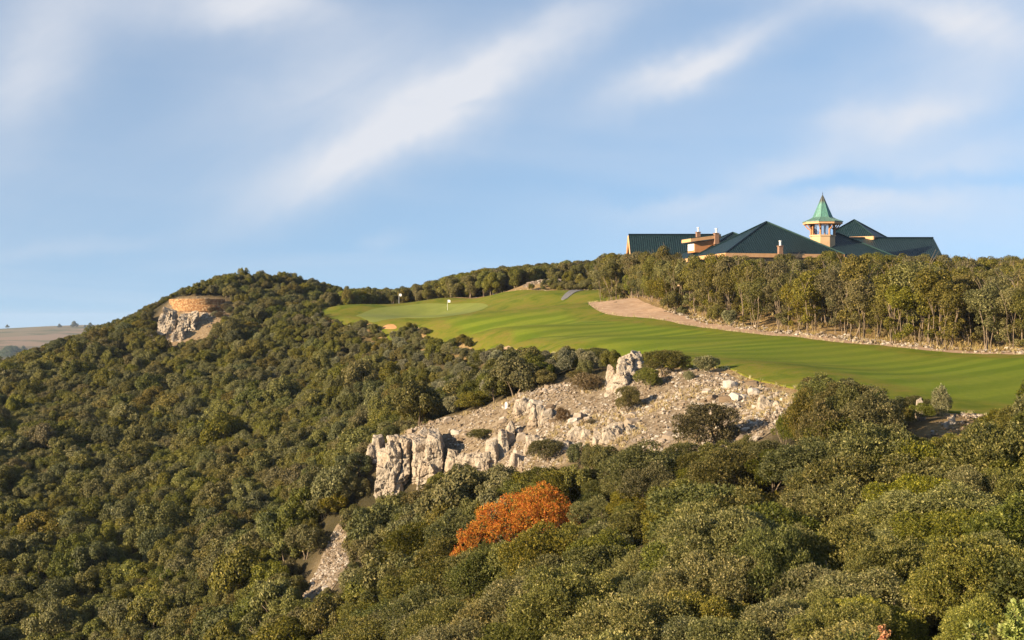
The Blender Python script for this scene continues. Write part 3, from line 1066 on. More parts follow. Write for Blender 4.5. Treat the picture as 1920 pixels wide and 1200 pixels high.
for k in range(7):       # hillside oaks, crown nearly to the ground, about 3.3 m
    n = int(rng.integers(26, 38))
    Rx = 2.0 * rng.uniform(0.92, 1.08)
    C, r = clumps_dome(n, Rx, 1.4 * rng.uniform(0.8, 1.15), 1.45, 0.13, 0.34, fill=0.95)
    lib_add('oak', crown_mesh('oak_crown', C, r, 7500, 0.155, M['oak']), stems_mesh('oak_trunk', 3.2, 3, 0.08, 0.5, 0.9, k, 2, 0.4))
for k in range(4):       # oaks 60-100 m away
    n = int(rng.integers(28, 40))
    C, r = clumps_dome(n, 2.1 * rng.uniform(0.92, 1.08), 1.45 * rng.uniform(0.85, 1.15), 1.55, 0.13, 0.33, fill=0.95)
    lib_add('mid', crown_mesh('oak_crown', C, r, 24000, 0.105, M['oak'], spray=5), stems_mesh('oak_trunk', 3.2, 4, 0.07, 0.6, 0.8, 20 + k, 2, 0.4))
for k in range(5):       # oaks close by, single leaf sprays
    n = int(rng.integers(36, 52))
    C, r = clumps_dome(n, 2.2 * rng.uniform(0.95, 1.1), 1.45 * rng.uniform(0.9, 1.15), 1.6, 0.11, 0.29, fill=0.97)
    lib_add('near', crown_mesh('oak_crown', C, r, 84000, 0.064, M['oak_near'], spray=6), stems_mesh('oak_trunk', 3.2, 4, 0.07, 0.6, 0.8, 40 + k, 2, 0.4))
for k in range(7):       # grove oaks: bare stems, crown high up, about 7.5 m
    C, r = clumps_dome(int(rng.integers(10, 15)), 1.75 * rng.uniform(0.85, 1.15), 2.0, 5.2, 0.28, 0.5, zmin=-0.75)
    ex = rng.integers(4, 10)
    C2 = np.column_stack([rng.uniform(-1.1, 1.1, ex), rng.uniform(-1.1, 1.1, ex), rng.uniform(0.9, 4.0, ex)])
    C = np.concatenate([C, C2])
    r = np.concatenate([r, rng.uniform(0.22, 0.6, ex)])
    lib_add('grove', crown_mesh('grove_crown', C, r, 8000, 0.15, M['grove']), stems_mesh('grove_stems', 7.4, 2 + k % 3, 0.062, 0.75, 1.6, 60 + k, 3, 0.62))
for k in range(4):       # ridge oaks: short stems, dense crown, about 6 m
    C, r = clumps_dome(int(rng.integers(12, 18)), 2.0 * rng.uniform(0.9, 1.1), 2.7, 3.1, 0.22, 0.46, zmin=-0.95)
    lib_add('ridge', crown_mesh('oak_crown', C, r, 9000, 0.18, M['oak']), stems_mesh('oak_trunk', 5.6, 3, 0.10, 0.6, 1.6, 80 + k, 2, 0.5))
for k in range(4):       # pale upright shrubs
    C, r = clumps_dome(14, 1.0, 0.95, 0.85, 0.25, 0.45, zmin=-0.5)
    lib_add('pale', crown_mesh('shrub_foliage', C, r, 9000, 0.10, M['pale'], spray=5), None)
for k in range(2):
    C, r = clumps_dome(14, 1.2, 0.9, 0.8, 0.25, 0.45, zmin=-0.5)
    lib_add('brown', crown_mesh('shrub_foliage', C, r, 8000, 0.10, M['brown'], spray=5), None)


def plant(name, kind, x, y, s, rz, label, cat, group, sz=None, var=None, sink=0.0, parts=True, mat=None):
    crown, trunk = LIB[kind][var if var is not None else int(rng.integers(len(LIB[kind])))]
    z = float(H(x, y)) - sink
    e = bpy.data.objects.new(name, None)
    e.location = (x, y, z)
    lean = 0.09 if kind == 'grove' else 0.05
    e.rotation_euler = (random.uniform(-lean, lean), random.uniform(-lean, lean), rz)
    ux = random.uniform(0.78, 1.25) if kind in ('oak', 'mid', 'near') and group else 1.0
    e.scale = (s * ux, s / ux ** 0.6, s if sz is None else sz)
    link(e)
    tag(e, label, cat, group)
    c = obj('foliage' if trunk is None else 'crown', crown, e)
    if mat is not None:
        c.material_slots[0].link = 'OBJECT'
        c.material_slots[0].material = M[mat]
    if trunk is not None and parts:
        obj('trunk', trunk, e)
    return e


def gn_mass(name, P, rot, scl, idx, sources, label, cat):
    """one mass of countless plants: points that carry the same foliage as the single trees"""
    me = bpy.data.meshes.new(name)
    me.vertices.add(len(P))
    me.vertices.foreach_set('co', np.asarray(P, np.float32).ravel())
    a = me.attributes.new('rot', 'FLOAT_VECTOR', 'POINT')
    a.data.foreach_set('vector', np.column_stack([np.zeros(len(P)), np.zeros(len(P)), rot]).astype(np.float32).ravel())
    a = me.attributes.new('scl', 'FLOAT_VECTOR', 'POINT')
    a.data.foreach_set('vector', np.asarray(scl, np.float32).ravel())
    a = me.attributes.new('idx', 'INT', 'POINT')
    a.data.foreach_set('value', np.asarray(idx, np.int32))
    o = obj(name, me)
    ng = bpy.data.node_groups.new(name, 'GeometryNodeTree')
    ng.interface.new_socket('Geometry', in_out='INPUT', socket_type='NodeSocketGeometry')
    ng.interface.new_socket('Geometry', in_out='OUTPUT', socket_type='NodeSocketGeometry')
    gi = ng.nodes.new('NodeGroupInput')
    go = ng.nodes.new('NodeGroupOutput')
    iop = ng.nodes.new('GeometryNodeInstanceOnPoints')
    jn = ng.nodes.new('GeometryNodeJoinGeometry')
    for s in sources:
        oi = ng.nodes.new('GeometryNodeObjectInfo')
        oi.transform_space = 'ORIGINAL'
        oi.inputs['Object'].default_value = s
        oi.inputs['As Instance'].default_value = True
        ng.links.new(oi.outputs['Geometry'], jn.inputs[0])

    def na(nm, ty):
        n = ng.nodes.new('GeometryNodeInputNamedAttribute')
        n.data_type = ty
        n.inputs['Name'].default_value = nm
        return n.outputs['Attribute']
    ng.links.new(gi.outputs[0], iop.inputs['Points'])
    ng.links.new(jn.outputs[0], iop.inputs['Instance'])
    iop.inputs['Pick Instance'].default_value = True
    ng.links.new(na('idx', 'INT'), iop.inputs['Instance Index'])
    ng.links.new(na('rot', 'FLOAT_VECTOR'), iop.inputs['Rotation'])
    ng.links.new(na('scl', 'FLOAT_VECTOR'), iop.inputs['Scale'])
    ng.links.new(iop.outputs[0], go.inputs[0])
    md = o.modifiers.new('scatter', 'NODES')
    md.node_group = ng
    tag(o, label, cat, kind='stuff')
    return o


def jitter_grid(x0, x1, y0, y1, s):
    X, Y = np.meshgrid(np.arange(x0, x1, s), np.arange(y0, y1, s * 0.87))
    X = X + (np.arange(X.shape[0]) % 2)[:, None] * s * 0.5
    X = X.ravel() + rng.uniform(-.38, .38, X.size) * s
    Y = Y.ravel() + rng.uniform(-.38, .38, Y.size) * s
    return X, Y


def seen(x, y, z, extra=0.8):
    """inside the frame and not behind the hill"""
    px, py = proj(x, y, z)
    ok = (px > 0) & (px < 1920) & (py > 0) & (py < 1230)
    t = np.linspace(0.08, 0.985, 70)[None, :]
    hz = H(x[:, None] * t, y[:, None] * t)
    ok &= np.all(hz + extra < z[:, None] * t + 1e-6, axis=1)
    return ok


def clear_of(x, y, polys):
    k = np.ones(len(x), bool)
    for p in polys:
        k &= ~in_poly(p, x, y)
    return k


def fw_dist(x, y):
    fwd = np.array(FAIRWAY)
    return np.min(np.hypot(x[:, None] - fwd[None, ::2, 0], y[:, None] - fwd[None, ::2, 1]), 1)


TONE_NAMES = list(TONES)


def size_word(s, a=(0.78, 1.05, 1.35)):
    return 'small' if s < a[0] else 'medium sized' if s < a[1] else 'large' if s < a[2] else 'very large'


def slope_place(x, y):
    qx, qy = np.array(PATCH).mean(0)
    if math.hypot(x - qx, y - qy) < 15:
        return 'around the bare stony patch'
    if x > -24 and y < 168:
        return 'on the slope behind the rocky spur'
    if y > 248:
        return 'in the gully below the terrace knoll' if x < -42 else 'just below the bunkers of the putting green'
    if y > 195:
        return 'on the upper slope under the gully' if x < -40 else 'on the upper slope under the fairway shrubs'
    if x < -48:
        return 'low on the slope that falls to the plain'
    return 'in the middle of the long slope'


def close_place(x, y):
    if math.hypot(x - 3, y - 84) < 11:
        return 'around the orange autumn tree'
    if math.hypot(x - 7.5, y - 22) < 9:
        return 'beside the young pines'
    if y > 74:
        return 'under the stony scree slope' if x < 14 else 'under the fairway hedge'
    if y > 50:
        return 'in the hollow below the fairway hedge' if x > 8 else 'in the hollow below the orange tree'
    return 'in the close scrub below the hollow' if x < 6 else 'in the close scrub above the young pines'


def build_scrub():
    hold = [FAIRWAY, SAND, SCREE, CLIFF, PATCH, GAP, KNOLL_CLEAR, RUBBLE, GROVE]
    # explicit gaps: room for the plants set by hand
    hand = [(W(px, py, Y)[0], Y, rad) for px, py, Y, rad in [(970, 980, 86, 3.2), (905, 1010, 84, 2.0), (870, 1035, 83, 1.5), (1325, 838, 88, 2.6), (1545, 825, 80, 3.2), (1690, 805, 81, 3.0), (1765, 795, 82, 1.5), (1022, 890, 103, 2.0)]]

    def hand_clear(x, y):
        k = np.ones(len(x), bool)
        for hx, hy, rad in hand:
            k &= np.hypot(x - hx, y - hy) > rad
        return k

    # ---- slope above and around: hillside oaks
    x, y = jitter_grid(-175, 45, 92, 425, 2.15)
    k = clear_of(x, y, hold) & hand_clear(x, y)
    px, _ = proj(x, y, 0 * x)
    k &= (px > -260) & (px < 2150)
    x, y = x[k], y[k]
    k = ~((y > 262) & (x > -34 + (y - 300) * 0.0) & (x < 90) & (y > 285 - 0.0 * x))   # the belt behind the green is planted below
    x, y = x[k], y[k]
    s = 0.52 + 0.60 * rng.random(len(x)) ** 2.0 + 0.14 * fbm(np.stack([x / 14, y / 14, 0 * x], 1), 4, 2)
    big = rng.random(len(x)) < 0.07
    s[big] *= 1.3
    fd = fw_dist(x, y)
    edge = fd < 9
    s[edge] *= 0.50 + 0.05 * fd[edge]
    z = H(x, y)
    for _ in range(6):
        b = blocked(x, y, z, 2.9 * s, 2.0 * s)
        s = np.where(b, s * 0.72, s)
    k = ~blocked(x, y, z, 2.9 * s, 2.0 * s) & (s > 0.14)
    x, y, z, s, fd = x[k], y[k], z[k], s[k], fd[k]
    # the knoll's skyline
    ppx = 960 + x / y * F
    top = np.interp(ppx, [-200, 0, 150, 250, 320, 380, 450, 560, 640], [730, 664, 624, 590, 552, 527, 506, 516, 540])
    room = (600 - top) / F * y - z
    s = np.where((y > 300) & (x < -34), np.minimum(s, np.maximum(room, 0.9) / 3.5), s)
    pale = (fd < 24) & (y > 118) & (y < 300) & (rng.random(len(x)) < 0.75 - 0.028 * fd)
    vis = seen(x, y, z + 2.4 * s)
    size = s / y
    rot = rng.uniform(0, 6.28, len(x))

    knoll = (y > 318) & (x < -34)
    groups = []
    kn = np.where(knoll & vis & ~pale)[0]
    kn = kn[np.argsort(-size[kn])][:110]
    hs = np.where(~knoll & vis & ~pale)[0]
    hs = hs[np.argsort(-size[hs])][:285]
    pl = np.where(pale & vis)[0]
    pl = pl[np.argsort(-size[pl])][:185]
    firsts = {}
    for i in hs:
        v = int(rng.integers(len(LIB['oak'])))
        tn = TONE_NAMES[int(rng.choice(5, p=[.26, .34, .16, .16, .08]))]
        e = plant('holm_oak', 'oak', x[i], y[i], s[i], rot[i], '%s %s holm oak %s' % (size_word(s[i], (0.62, 0.8, 1.0)), tn, slope_place(x[i], y[i])), 'oak tree', 'holm oaks on the open slope', sz=s[i] * rng.uniform(.9, 1.35), var=v, mat='oak ' + tn)
        firsts.setdefault(v, e)
    for i in kn:
        tn = TONE_NAMES[int(rng.choice(4, p=[.4, .3, .2, .1]))]
        plc = 'above the ochre terrace wall' if y[i] > 342 else 'below the knoll crag' if y[i] < 322 else 'on the flank of the terrace knoll'
        plant('holm_oak', 'oak', x[i], y[i], s[i], rot[i], '%s %s holm oak %s' % (size_word(s[i], (0.62, 0.8, 1.0)), tn, plc), 'knoll oak', 'holm oaks on the knoll', sz=s[i] * rng.uniform(0.9, 1.15), mat='oak ' + tn)
    for i in pl:
        plant('pale_shrub', 'pale', x[i], y[i], min(s[i] * 1.5, 1.0), rot[i], '%s pale grey-green shrub %s' % (size_word(s[i], (0.42, 0.6, 0.8)), 'in front of the sand bunkers' if y[i] > 235 else 'along the middle of the fairway edge' if y[i] > 165 else 'on the fairway edge above the scree'), 'shrub', 'pale shrubs along the fairway edge', sz=min(s[i] * rng.uniform(1.4, 2.2), 1.1))
    # a closed border of low shrubs right along the turf
    ed = [W(*p)[:2] for p in FW_NEAR if p[0] < 1180]
    for (ax, ay), (bx, by) in zip(ed[:-1], ed[1:]):
        L = math.hypot(bx - ax, by - ay)
        nx_, ny_ = -(by - ay) / L, (bx - ax) / L
        if ny_ > 0:
            nx_, ny_ = -nx_, -ny_
        t = 0.0
        while t < L:
            d = random.uniform(0.7, 3.4)
            qx, qy = ax + (bx - ax) * t / L + nx_ * d, ay + (by - ay) * t / L + ny_ * d
            t += random.uniform(0.7, 1.7)
            ppx = 960 + qx / qy * F
            if not in_poly(FAIRWAY, np.array([qx]), np.array([qy]))[0] and not (915 < ppx < 965 and random.random() < 0.75) and not (672 < ppx < 770 and random.random() < 0.45):
                sh = random.uniform(0.42, 0.85)
                plant('pale_shrub', 'pale', qx, qy, sh, random.uniform(0, 6.28), '%s pale shrub pressed against the turf %s' % ('low' if sh < 0.56 else 'middling' if sh < 0.7 else 'high', 'under the sand bunkers' if qy > 235 else 'along the middle of the fairway edge' if qy > 165 else 'above the scree'), 'shrub', 'low shrubs bordering the turf', sz=sh * random.uniform(0.7, 1.15))
    rest = np.ones(len(x), bool)
    rest[np.concatenate([hs, kn, pl])] = False
    src = [firsts[v].children[0] if firsts[v].children[0].name.startswith('crown') else firsts[v].children[1] for v in sorted(firsts)]
    P = np.column_stack([x, y, z - 0.1])[rest]
    sc = np.column_stack([s * rng.uniform(.78, 1.25, len(s)), s * rng.uniform(.78, 1.2, len(s)), s * rng.uniform(.8, 1.4, len(s))])[rest]
    gn_mass('hillside_scrub', P, rot[rest], sc, rng.integers(0, len(src), rest.sum()), src, 'dense mass of distant holm oak scrub covering the hillside', 'scrub')

    # ---- close scrub below the spur
    x, y = jitter_grid(-34, 66, 15, 96, 2.35)
    px, _ = proj(x, y, 0 * x)
    k = clear_of(x, y, hold) & hand_clear(x, y) & (px > 250) & (px < 2900) & (y > 17) & ~((y > 92) & (px < 700))
    k &= rng.random(len(x)) > 0.13
    x, y = x[k], y[k]
    s = 0.50 + 0.62 * rng.random(len(x)) ** 1.6 + 0.18 * fbm(np.stack([x / 9, y / 9, 0 * x], 1), 6, 2)
    s = np.where(y < 34, s * 0.9, s)
    z = H(x, y)
    for _ in range(6):
        b = blocked(x, y, z, 3.1 * s, 2.0 * s)
        s = np.where(b, s * 0.75, s)
    k = ~blocked(x, y, z, 3.1 * s, 2.0 * s) & (s > 0.25)
    x, y, z, s = x[k], y[k], z[k], s[k]
    vis = seen(x, y, z + 2.6 * s, 0.3)
    n_obj = 0
    order = np.argsort(-s / y)
    srcs, restP, restS, restR = {}, [], [], []
    for i in order:
        kind = 'near' if y[i] < 58 else 'mid'
        if vis[i] and n_obj < 290:
            tn = TONE_NAMES[int(rng.choice(5, p=[.16, .36, .14, .20, .14]))]
            lab = '%s %s holm oak bush %s' % (size_word(s[i], (0.7, 0.9, 1.1)), tn, close_place(x[i], y[i]))
            e = plant('oak_bush', kind, x[i], y[i], s[i], rng.uniform(0, 6.28), lab, 'oak bush', 'bushes of the close scrub', sz=s[i] * rng.uniform(0.85, 1.2), mat=('near ' if kind == 'near' else 'oak ') + tn)
            n_obj += 1
            if kind == 'mid':
                srcs.setdefault(e.children[0].data.name, e.children[0])
        else:
            restP.append((x[i], y[i], z[i] - 0.1))
            restS.append((s[i],) * 3)
            restR.append(rng.uniform(0, 6.28))
    if restP:
        sl = list(srcs.values())
        gn_mass('close_scrub', restP, restR, restS, rng.integers(0, len(sl), len(restP)), sl, 'holm oak scrub filling the hollow around the bushes', 'scrub')
    print('counts: hillside', len(hs), 'knoll', len(kn), 'pale', len(pl), 'mass', int(rest.sum()), 'close', n_obj, 'close mass', len(restP))


def build_grove():
    # front rows along the sandy path
    front = smooth_loop([W(*p) for p in SAND_BACK], 1.0)
    x, y = jitter_grid(8, 96, 118, 262, 3.1)
    k = in_poly(GROVE, x, y) & clear_of(x, y, [HOUSE, SAND, FAIRWAY])
    x, y = x[k], y[k]
    # front row, close set
    fr = [W(*p)[:2] for p in SAND_BACK]
    fx, fy = [], []
    for (ax, ay), (bx, by) in zip(fr[:-1], fr[1:]):
        L = math.hypot(bx - ax, by - ay)
        nx_, ny_ = -(by - ay) / L, (bx - ax) / L
        if ny_ < 0:
            nx_, ny_ = -nx_, -ny_
        t = 0.5
        while t < L:
            d = random.uniform(0.8, 3.2)
            fx.append(ax + (bx - ax) * t / L + nx_ * d)
            fy.append(ay + (by - ay) * t / L + ny_ * d)
            t += random.uniform(1.4, 3.0)
    fx, fy = np.array(fx), np.array(fy)
    k = clear_of(fx, fy, [SAND, FAIRWAY])
    fx, fy = fx[k], fy[k]
    ends = [(1128, 243), (1140, 238), (1152, 236), (1165, 235), (1178, 233), (1190, 231), (1204, 229), (1216, 226), (1135, 250), (1150, 247), (1170, 243), (1188, 240), (1205, 237), (1222, 234), (1160, 252), (1182, 250), (1200, 246), (1218, 243), (1128, 258), (1146, 262), (1236, 230), (1238, 240)]
    fx = np.concatenate([fx, [(p - 960) / F * q for p, q in ends]])
    fy = np.concatenate([fy, [q for p, q in ends]])
    dd = np.min(np.hypot(x[:, None] - fx[None], y[:, None] - fy[None]), 1)
    x, y = x[dd > 2.3], y[dd > 2.3]
    for a, b in zip(fx, fy):
        s = random.uniform(0.74, 1.2)
        px, _ = proj(np.array([a]), np.array([b]), np.array([0.]))
        v = random.randrange(len(LIB['grove']))
        plc = 'at the wide end of the sandy path' if b > 188 else 'along the middle of the sandy path' if b > 142 else 'where the sandy path narrows'
        plant('grove_oak', 'grove', a, b, s, random.uniform(0, 6.28), '%s %s-stemmed holm oak %s' % ('short' if s < 0.92 else 'middling' if s < 1.02 else 'tall', ['two', 'three', 'four'][v % 3], plc), 'grove oak', 'front row of the grove', sz=s * random.uniform(0.85, 1.05), var=v)
    z = H(x, y)
    s = rng.uniform(0.8, 1.1, len(x))
    hz = np.where(in_poly([(10, 200), (60, 200), (82, 222), (82, 262), (10, 262)], x, y), 0.60, 0.92)
    vis = seen(x, y, z + 7.2 * s * hz, 0.5)
    order = np.argsort(y)
    n = 0
    P, S, Rr, src = [], [], [], {}
    for i in order:
        if vis[i] and n < 230:
            e = plant('grove_oak', 'grove', x[i], y[i], s[i], rng.uniform(0, 6.28), '%s holm oak %s' % ('slim' if s[i] < 0.9 else 'broad' if s[i] > 1.0 else 'middling', 'right in front of the clubhouse eaves' if y[i] > 200 and x[i] < 60 else 'inside the grove behind the path-side oaks' if y[i] < 165 else 'on the canopy slope of the grove below the clubhouse roofs'), 'grove oak', 'oaks inside the grove', sz=s[i] * hz[i], parts=y[i] < 190)
            src.setdefault(e.children[0].data.name, e.children[0])
            n += 1
        else:
            P.append((x[i], y[i], z[i]))
            S.append((s[i], s[i], s[i] * hz[i]))
            Rr.append(rng.uniform(0, 6.28))
    sl = list(src.values())
    if P:
        gn_mass('grove_canopy', P, Rr, S, rng.integers(0, len(sl), len(P)), sl, 'rest of the oak grove running on beside the clubhouse', 'grove')
    for ppx, Y in [(1184, 229), (1196, 226), (1208, 223), (1221, 220), (1234, 216), (1246, 212), (1172, 232)]:
        a = (ppx - 960) / F * Y
        plant('grove_oak', 'ridge', a, Y, 0.72, random.uniform(0, 6.28), 'full low oak at the grove corner below the clubhouse gable', 'grove oak', 'oaks at the grove corner', sz=0.8)
    print('grove front', len(fx), 'inner', n, 'mass', len(P))
    # belt behind the green
    x, y = jitter_grid(-40, 26, 286, 345, 3.3)
    far_edge = [W(*p)[:2] for p in [(600, 583, 303), (680, 577, 313), (760, 572, 314), (830, 567, 310), (900, 562, 303), (960, 556, 296), (985, 552, 300), (1050, 546, 302), (1115, 540, 296), (1135, 540, 280), (1190, 530, 280)]]
    reg = far_edge + [(30, 330), (20, 350), (-45, 350)]
    k = in_poly(reg, x, y) & clear_of(x, y, [FAIRWAY, RUBBLE])
    x, y = x[k], y[k]
    n = 0
    for a, b in zip(x, y):
        ppx = 960 + a / b * F
        top = np.interp(ppx, [600, 680, 740, 800, 880, 1000, 1100, 1150, 1200], [548, 536, 540, 526, 505, 492, 486, 474, 474])   # skyline of the belt
        zt = (600 - top) / F * b
        hgt = np.clip(zt - float(H(a, b)), 2.5, 8.5) * random.uniform(0.86, 1.04)
        s = hgt / 6.0
        plant('belt_oak', 'ridge', a, b, max(0.62, s * random.uniform(0.85, 1.1)), random.uniform(0, 6.28), '%s dense holm oak in the tree belt %s' % ('low' if hgt < 4 else 'middling' if hgt < 6 else 'tall', 'behind the putting green' if ppx < 900 else 'behind the grass mound and rubble bank'), 'belt oak', 'tree belt behind the green', sz=s, parts=b < 318)
        n += 1
    print('belt', n)


EXTRA = [  # px, py of the foot, distance, width px, height px, kind, label
    (1250, 716, 111, 108, 66, 'mid', 'wide dark oak bush leaning on the top of the pale rock outcrop'),
    (1215, 728, 109, 60, 46, 'mid', 'low dark oak bush between outcrop and wide bush'),
    (1325, 708, 107.5, 58, 48, 'pale', 'grey-green shrub beside the wide bush at the fairway corner'),
    (1292, 714, 107, 26, 20, 'pale', 'tiny shrub under the wide oak bush above the scree'),
    (1177, 757, 106, 62, 40, 'mid', 'compact dark oak bush in front of the pale rock outcrop'),
    (1325, 842, 87.5, 150, 98, 'mid', 'large round oak bush standing alone on the scree'),
    (903, 842, 119, 66, 38, 'mid', 'dark bush behind the cliff blocks in their shade'),
    (1022, 890, 103, 84, 74, 'mid', 'olive bush at the foot of the scree above the orange tree'),
    (1105, 765, 117, 84, 62, 'brown', 'brownish bush against the shaded side of the outcrop'),
    (1085, 745, 120, 60, 44, 'brown', 'smaller brownish bush at the top of the scree'),
    (1120, 706, 129, 74, 54, 'mid', 'dark oak bush above the outcrop by the fairway'),
    (1055, 782, 111, 34, 22, 'brown', 'small tuft-like bush in the middle of the scree'),
    (1110, 800, 107, 26, 16, 'brown', 'lone small bush on the scree below the outcrop'),
    (1512, 835, 79, 96, 112, 'mid', 'tall oak bush at the scree end of the fairway hedge'),
    (1583, 832, 80, 92, 128, 'mid', 'tallest oak bush in the fairway hedge'),
    (1545, 845, 77, 100, 100, 'mid', 'full oak bush in front of the two tall hedge bushes'),
    (1650, 812, 81, 66, 72, 'pale', 'pale bush in the hedge beside the tall oak bushes'),
    (1690, 814, 81, 62, 58, 'mid', 'low dark bush in the middle of the fairway hedge'),
    (1728, 806, 82, 56, 54, 'mid', 'low dark bush beside the upright grey shrub'),
    (1765, 798, 83, 42, 80, 'pale', 'upright grey shrub standing over the mown grass at the hedge end'),
    (1470, 815, 82, 60, 44, 'mid', 'low bush where the scree meets the hedge'),
    (1840, 838, 72, 80, 46, 'mid', 'low bush beside the bare bank with stones'),
    (1895, 832, 72, 80, 52, 'mid', 'low rounded bush above the close scrub beside the bank'),
]


def build_extra():
    # low shrubs wrapped round the knoll crag
    for k in range(26):
        px, Y = random.uniform(392, 470), random.uniform(314, 330)
        x = (px - 960) / F * Y
        sh = random.uniform(0.45, 0.95)
        plant('shrub', random.choice(['pale', 'brown', 'brown']), x, Y, sh, random.uniform(0, 6.28), 'low scrubby shrub on the bare slope beside the knoll crag', 'shrub', 'shrubs beside the knoll crag', sz=sh * random.uniform(.8, 1.2))
    for px, py, Y, w, h, kind, lab in EXTRA:
        x = (px - 960) / F * Y
        wm, hm = w / F * Y, h / F * Y
        base_w = {'mid': 5.0, 'pale': 2.6, 'brown': 3.0}[kind]
        base_h = {'mid': 3.65, 'pale': 2.15, 'brown': 2.1}[kind]
        foot = -(py - 600) / F * Y
        z = float(H(x, Y))
        hh = max(hm + (foot - z), 0.6 * hm)
        plant('oak_bush' if kind == 'mid' else 'shrub', kind, x, Y, wm / base_w, random.uniform(0, 6.28), lab, 'bush' if kind != 'pale' else 'shrub', None, sz=hh / base_h)
    # the autumn tree
    Y = 86.0
    x0 = (975 - 960) / F * Y
    z0 = float(H(x0, Y))
    C, r = [], []
    for px, py, rad, dy in [(1000, 940, 1.15, 0), (1040, 945, 1.05, 0.6), (960, 950, 1.1, -0.2), (1020, 965, 1.1, -0.6), (930, 965, 0.95, 0.2), (985, 970, 1.1, -0.7), (1062, 962, 0.85, 0.2), (950, 985, 0.9, -0.5),
                            (905, 988, 0.72, 0), (920, 1000, 0.7, -0.3), (888, 1005, 0.55, -0.2), (872, 1018, 0.5, -0.3), (862, 1035, 0.5, -0.4), (856, 1042, 0.45, -0.6), (880, 1010, 0.6, -0.5), (1060, 985, 0.9, 0.3), (1020, 995, 1.0, -0.4), (970, 1005, 1.0, -0.2), (990, 955, 1.2, 1.4), (1030, 965, 1.2, 1.8)]:
        wx, wy, wz = W(px, py, Y + dy)
        C.append((wx - x0, dy, wz - z0))
        r.append(rad)
    C, r = np.array(C), np.array(r) * 0.78
    jj = rng.integers(0, len(C), 46)
    C = np.concatenate([C, C[jj] + unit(46, 0.3) * (r[jj] * rng.uniform(0.8, 1.35, 46))[:, None]])
    r = np.concatenate([r, rng.uniform(0.18, 0.42, 46)])
    me = crown_mesh('autumn_crown', C, r, 40000, 0.085, M['orange'], spray=5)
    e = empty('autumn_tree', (x0, Y, z0))
    tag(e, 'bright orange autumn tree rising among dark oak bushes', 'tree')
    obj('crown', me, e)
    obj('trunk', stems_mesh('autumn_trunk', 2.4, 4, 0.08, 1.0, 0.9, 301, 2, 0.45), e)
    # yellow sapling by the cart path
    C, r = clumps_dome(6, 0.55, 1.0, 1.25, 0.35, 0.55, zmin=-0.8)
    me = crown_mesh('sapling_crown', C, r, 1500, 0.12, M['lime'])
    for px, Y, s, lab in [(1102, 285, 1.0, 'small yellow-green sapling in front of the dark tree belt'), (1085, 287, 1.15, 'small dull green sapling next to the yellow one')]:
        x = (px - 960) / F * Y
        e = empty('sapling', (x, Y, float(H(x, Y))))
        e.scale = (s, s, s)
        tag(e, lab, 'sapling')
        obj('crown', me, e)
        obj('trunk', MB().tube([(0, 0, -0.1), (0.02, 0, 0.6), (0, 0.02, 1.4)], [0.04, 0.035, 0.015], 5).mesh('sapling_trunk', M['bark']), e)
    # two young pines close by and a small reddish plant
    for px, py, Y, s, lab in [(1905, 1150, 21, 0.8, 'young bright green pine shoot, taller of the two'), (1825, 1188, 22, 0.55, 'young bright green pine shoot, shorter of the two')]:
        x, _, zt = W(px, py, Y)
        z = float(H(x, Y))
        hgt = zt - z
        mb = MB().tube([(0, 0, -0.1), (0.03, 0, hgt * 0.5), (0, 0.02, hgt)], [0.045, 0.03, 0.01], 6)
        C, r = [], []
        for i in range(9):
            t = 1 - (i / 9) * 0.45
            a = i * 2.4
            rr = 0.04 + 0.34 * (1 - t) * 1.6
            C.append((math.cos(a) * rr, math.sin(a) * rr, hgt * t))
            r.append(0.13 + 0.12 * (1 - t))
            mb.tube([(0, 0, hgt * t - 0.15), (math.cos(a) * rr, math.sin(a) * rr, hgt * t)], [0.012, 0.006], 4)
        e = empty('young_pine', (x, Y, z))
        tag(e, lab, 'pine')
        obj('crown', crown_mesh('pine_needles', np.array(C), np.array(r), 5000, 0.07, M['lime'], spray=8), e)
        obj('trunk', mb.mesh('pine_trunk', M['bark']), e)
    x, _, zt = W(1655, 1178, 27)
    z = float(H(x, 27))
    e = empty('reddish_plant', (x, 27, z))
    tag(e, 'small reddish leaved plant poking out of the close scrub', 'plant')
    n = 7
    C = np.column_stack([rng.uniform(-.08, .08, n), rng.uniform(-.08, .08, n), np.linspace(zt - z - 0.45, zt - z, n)])
    obj('foliage', crown_mesh('red_leaves', C, np.full(n, 0.08), 260, 0.06, M['orange']), e)
    obj('stem', MB().tube([(0, 0, 0), (0.02, 0.01, (zt - z) * .5), (0, 0, zt - z)], [0.03, 0.02, 0.008], 5).mesh('stem', M['bark']), e)


# ------------------------------------------------------------------ rock
def cube_sphere(n):
    t = np.linspace(-1, 1, n + 1)
    Vs, Fs, off = [], [], 0
    for ax in range(3):
        for sg in (-1, 1):
            A, B = np.meshgrid(t, t, indexing='ij')
            P = np.zeros((A.size, 3))
            P[:, ax] = sg
            P[:, (ax + 1) % 3] = A.ravel()
            P[:, (ax + 2) % 3] = B.ravel()
            i = np.arange(A.size).reshape(A.shape)
            q = np.stack([i[:-1, :-1], i[1:, :-1], i[1:, 1:], i[:-1, 1:]], -1).reshape(-1, 4)
            if sg < 0:
                q = q[:, ::-1]
            Vs.append(P)
            Fs.append(q + off)
            off += A.size
    V = np.concatenate(Vs)
    Fq = np.concatenate(Fs)
    key = np.round(V, 5)
    u, inv = np.unique(key, axis=0, return_inverse=True)
    return u, inv.reshape(-1)[Fq]


